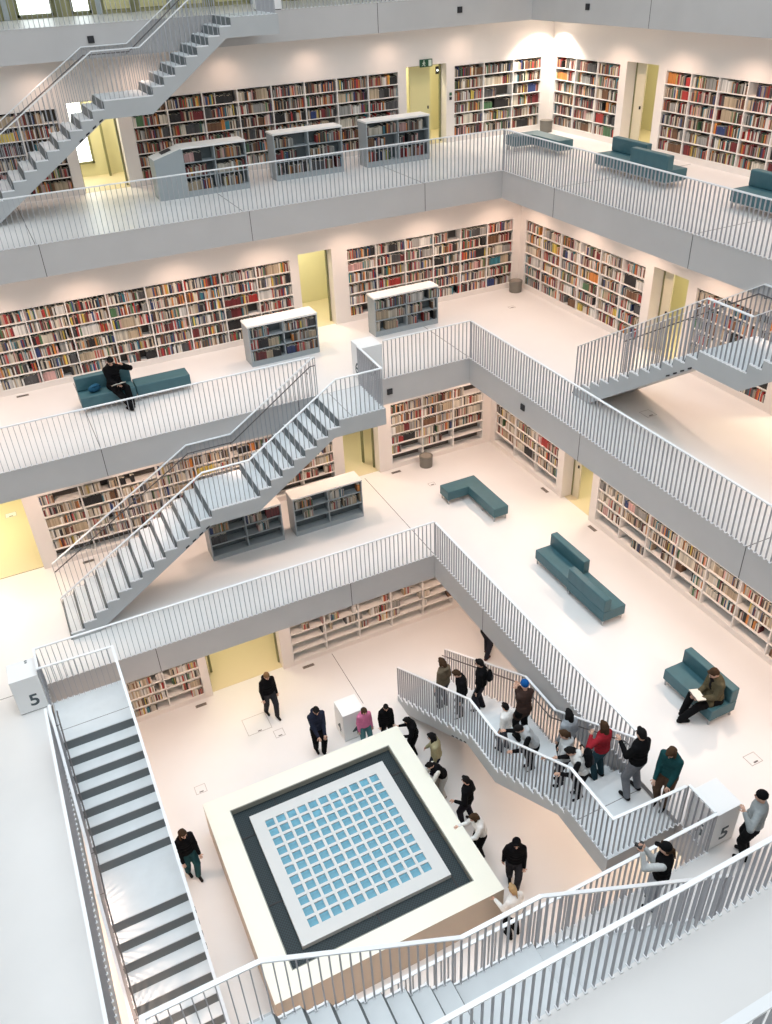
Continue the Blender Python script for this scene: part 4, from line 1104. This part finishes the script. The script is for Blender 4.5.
def backpack(p, ang, label, sc=1, c=BK):
    r = empty('backpack', p, math.radians(ang), label, 'backpack')
    bm = LM(); blob(bm, (0, 0, 0), (.14 * sc, .08 * sc, .19 * sc)); blob(bm, (0, 0, -.08 * sc), (.14 * sc, .09 * sc, .12 * sc)); blob(bm, (0, 0, .09 * sc), (.11 * sc, .07 * sc, .1 * sc))
    link('bag', bake(bm, tint('cloth', c), .014, 4, 'bag'), r)
    bm = LM(); blob(bm, (0, -.075 * sc, -.07 * sc), (.1 * sc, .04 * sc, .08 * sc)); link('front_pocket', bake(bm, tint('cloth', (.05, .05, .055)), .012, 3, 'pocket'), r)
    for sx in (-1, 1): MB().tube([(sx * .08 * sc, .06, .15 * sc), (sx * .1 * sc, .1, .2 * sc), (sx * .11 * sc, .13, .15 * sc)], .012, tint('cloth', c), 6).obj('strap', r)
    MB().tube([(-.03, .03, .2 * sc), (0, .02, .23 * sc), (.03, .03, .2 * sc)], .008, tint('cloth', c), 6).obj('grab_handle', r)
backpack(p16['up'](.0, -.2, .3), 50, 'small black backpack worn by the person in black on the lower flight', .85)
backpack(p23['up'](.0, -.21, .3), 65, 'large dark backpack worn by the person bending over the outer railing', 1.05)
def phone(p, ang, label):
    r = empty('phone', p, math.radians(ang), label, 'phone')
    MB().box(-.036, .036, -.004, .004, -.07, .07, BLACK).obj('case', r); MB().box(-.032, .032, -.006, -.004, -.063, .063, mat('phone_screen', (.05, .08, .1), .15)).obj('screen', r)
m_ = mid(p28)
r = empty('camera_body', m_ + Vector((-.02, .05, .05)), math.radians(35), 'small black camera held up by the photographer at the front railing', 'camera')
MB().box(-.065, .065, -.03, .03, -.04, .045, BLACK).obj('housing', r); o = MB().cyl((0, 0), .032, 0, .06, BLACK, 20).obj('lens', r); o.rotation_euler = (-PI / 2, 0, 0); o.location = (0, .03, 0)
r = empty('shoulder_bag', (-6.68, 4.82, ZB + .42), .3, 'blue bag lying on the sofa beside the reader all in black', 'bag')
bm = LM(); blob(bm, (0, 0, .09), (.17, .1, .09)); blob(bm, (.02, 0, .13), (.12, .08, .07)); link('bag', bake(bm, tint('cloth', (.02, .09, .16)), .014, 4, 'bag'), r)
MB().tube([(-.14, 0, .12), (-.05, -.09, .17), (.08, -.09, .16), (.15, 0, .12)], .01, tint('cloth', (.01, .05, .1)), 6).obj('strap', r)

bpy.data.scenes.remove(TMP)




# ------------------------------------------------------------------ lights
w = bpy.data.worlds.new('w'); S.world = w; w.use_nodes = True
w.node_tree.nodes['Background'].inputs[0].default_value = (.89, .955, 1, 1); w.node_tree.nodes['Background'].inputs[1].default_value = .84
WARM = (1, .70, .54)
for lv, pw in (('D', 34), ('C', 34), ('B', 34), ('A', 34)):
    z, e, n, ww, s, wE, wN, wW, wS, zt = LV[lv]
    off = 1.0
    a = wE - off; k = 0
    while a > wW + 1:
        o = light('SPOT', 'ceiling_spot', (a, wN - (.6 if lv == 'A' else off), zt - .03), pw * (.95 if lv == 'A' else 2.8 if lv != 'D' else 2.0), WARM, spot_size=2.7 if lv == 'A' else 2.3, spot_blend=1 if lv == 'A' else .7, shadow_soft_size=.12)
        a -= 2.4
    a = wN - off - 2.4
    while a > wS + 1:
        o = light('SPOT', 'ceiling_spot', (wE - off, a, zt - .03), pw * (2.7 if lv != 'D' else 2.2), WARM, spot_size=2.3, spot_blend=.7, shadow_soft_size=.08)
        a -= 2.4
o = light('AREA', 'roof_fill', (-4.75, -4.7, 15.2), 330, (.86, .94, 1), shape='SQUARE', size=13, spread=math.radians(85))  # added area lamp over the void, spread narrowed so upper galleries stay dimmer
for yy in (-2.5, -4.9, -7.3, -9.7): light('SPOT', 'ceiling_spot', (-10.25, yy, -TH - .03), 150, WARM, spot_size=2.4, spot_blend=.6, shadow_soft_size=.06)
for xx in (-9, -6.4, -3.8, -1.2): light('SPOT', 'ceiling_spot', (xx, -10.2, -TH - .03), 60, WARM, spot_size=2.3, spot_blend=.6, shadow_soft_size=.06)
light('SPOT', 'ceiling_spot', (8.9, 8.9, LV['A'][9] - .03), 230, (1, .9, .78), spot_size=2.0, spot_blend=.4, shadow_soft_size=.05)
S.view_settings.view_transform = 'Standard'; S.view_settings.look = 'None'; S.view_settings.gamma = 1; S.view_settings.use_curve_mapping = False
S.view_settings.exposure = 0.64
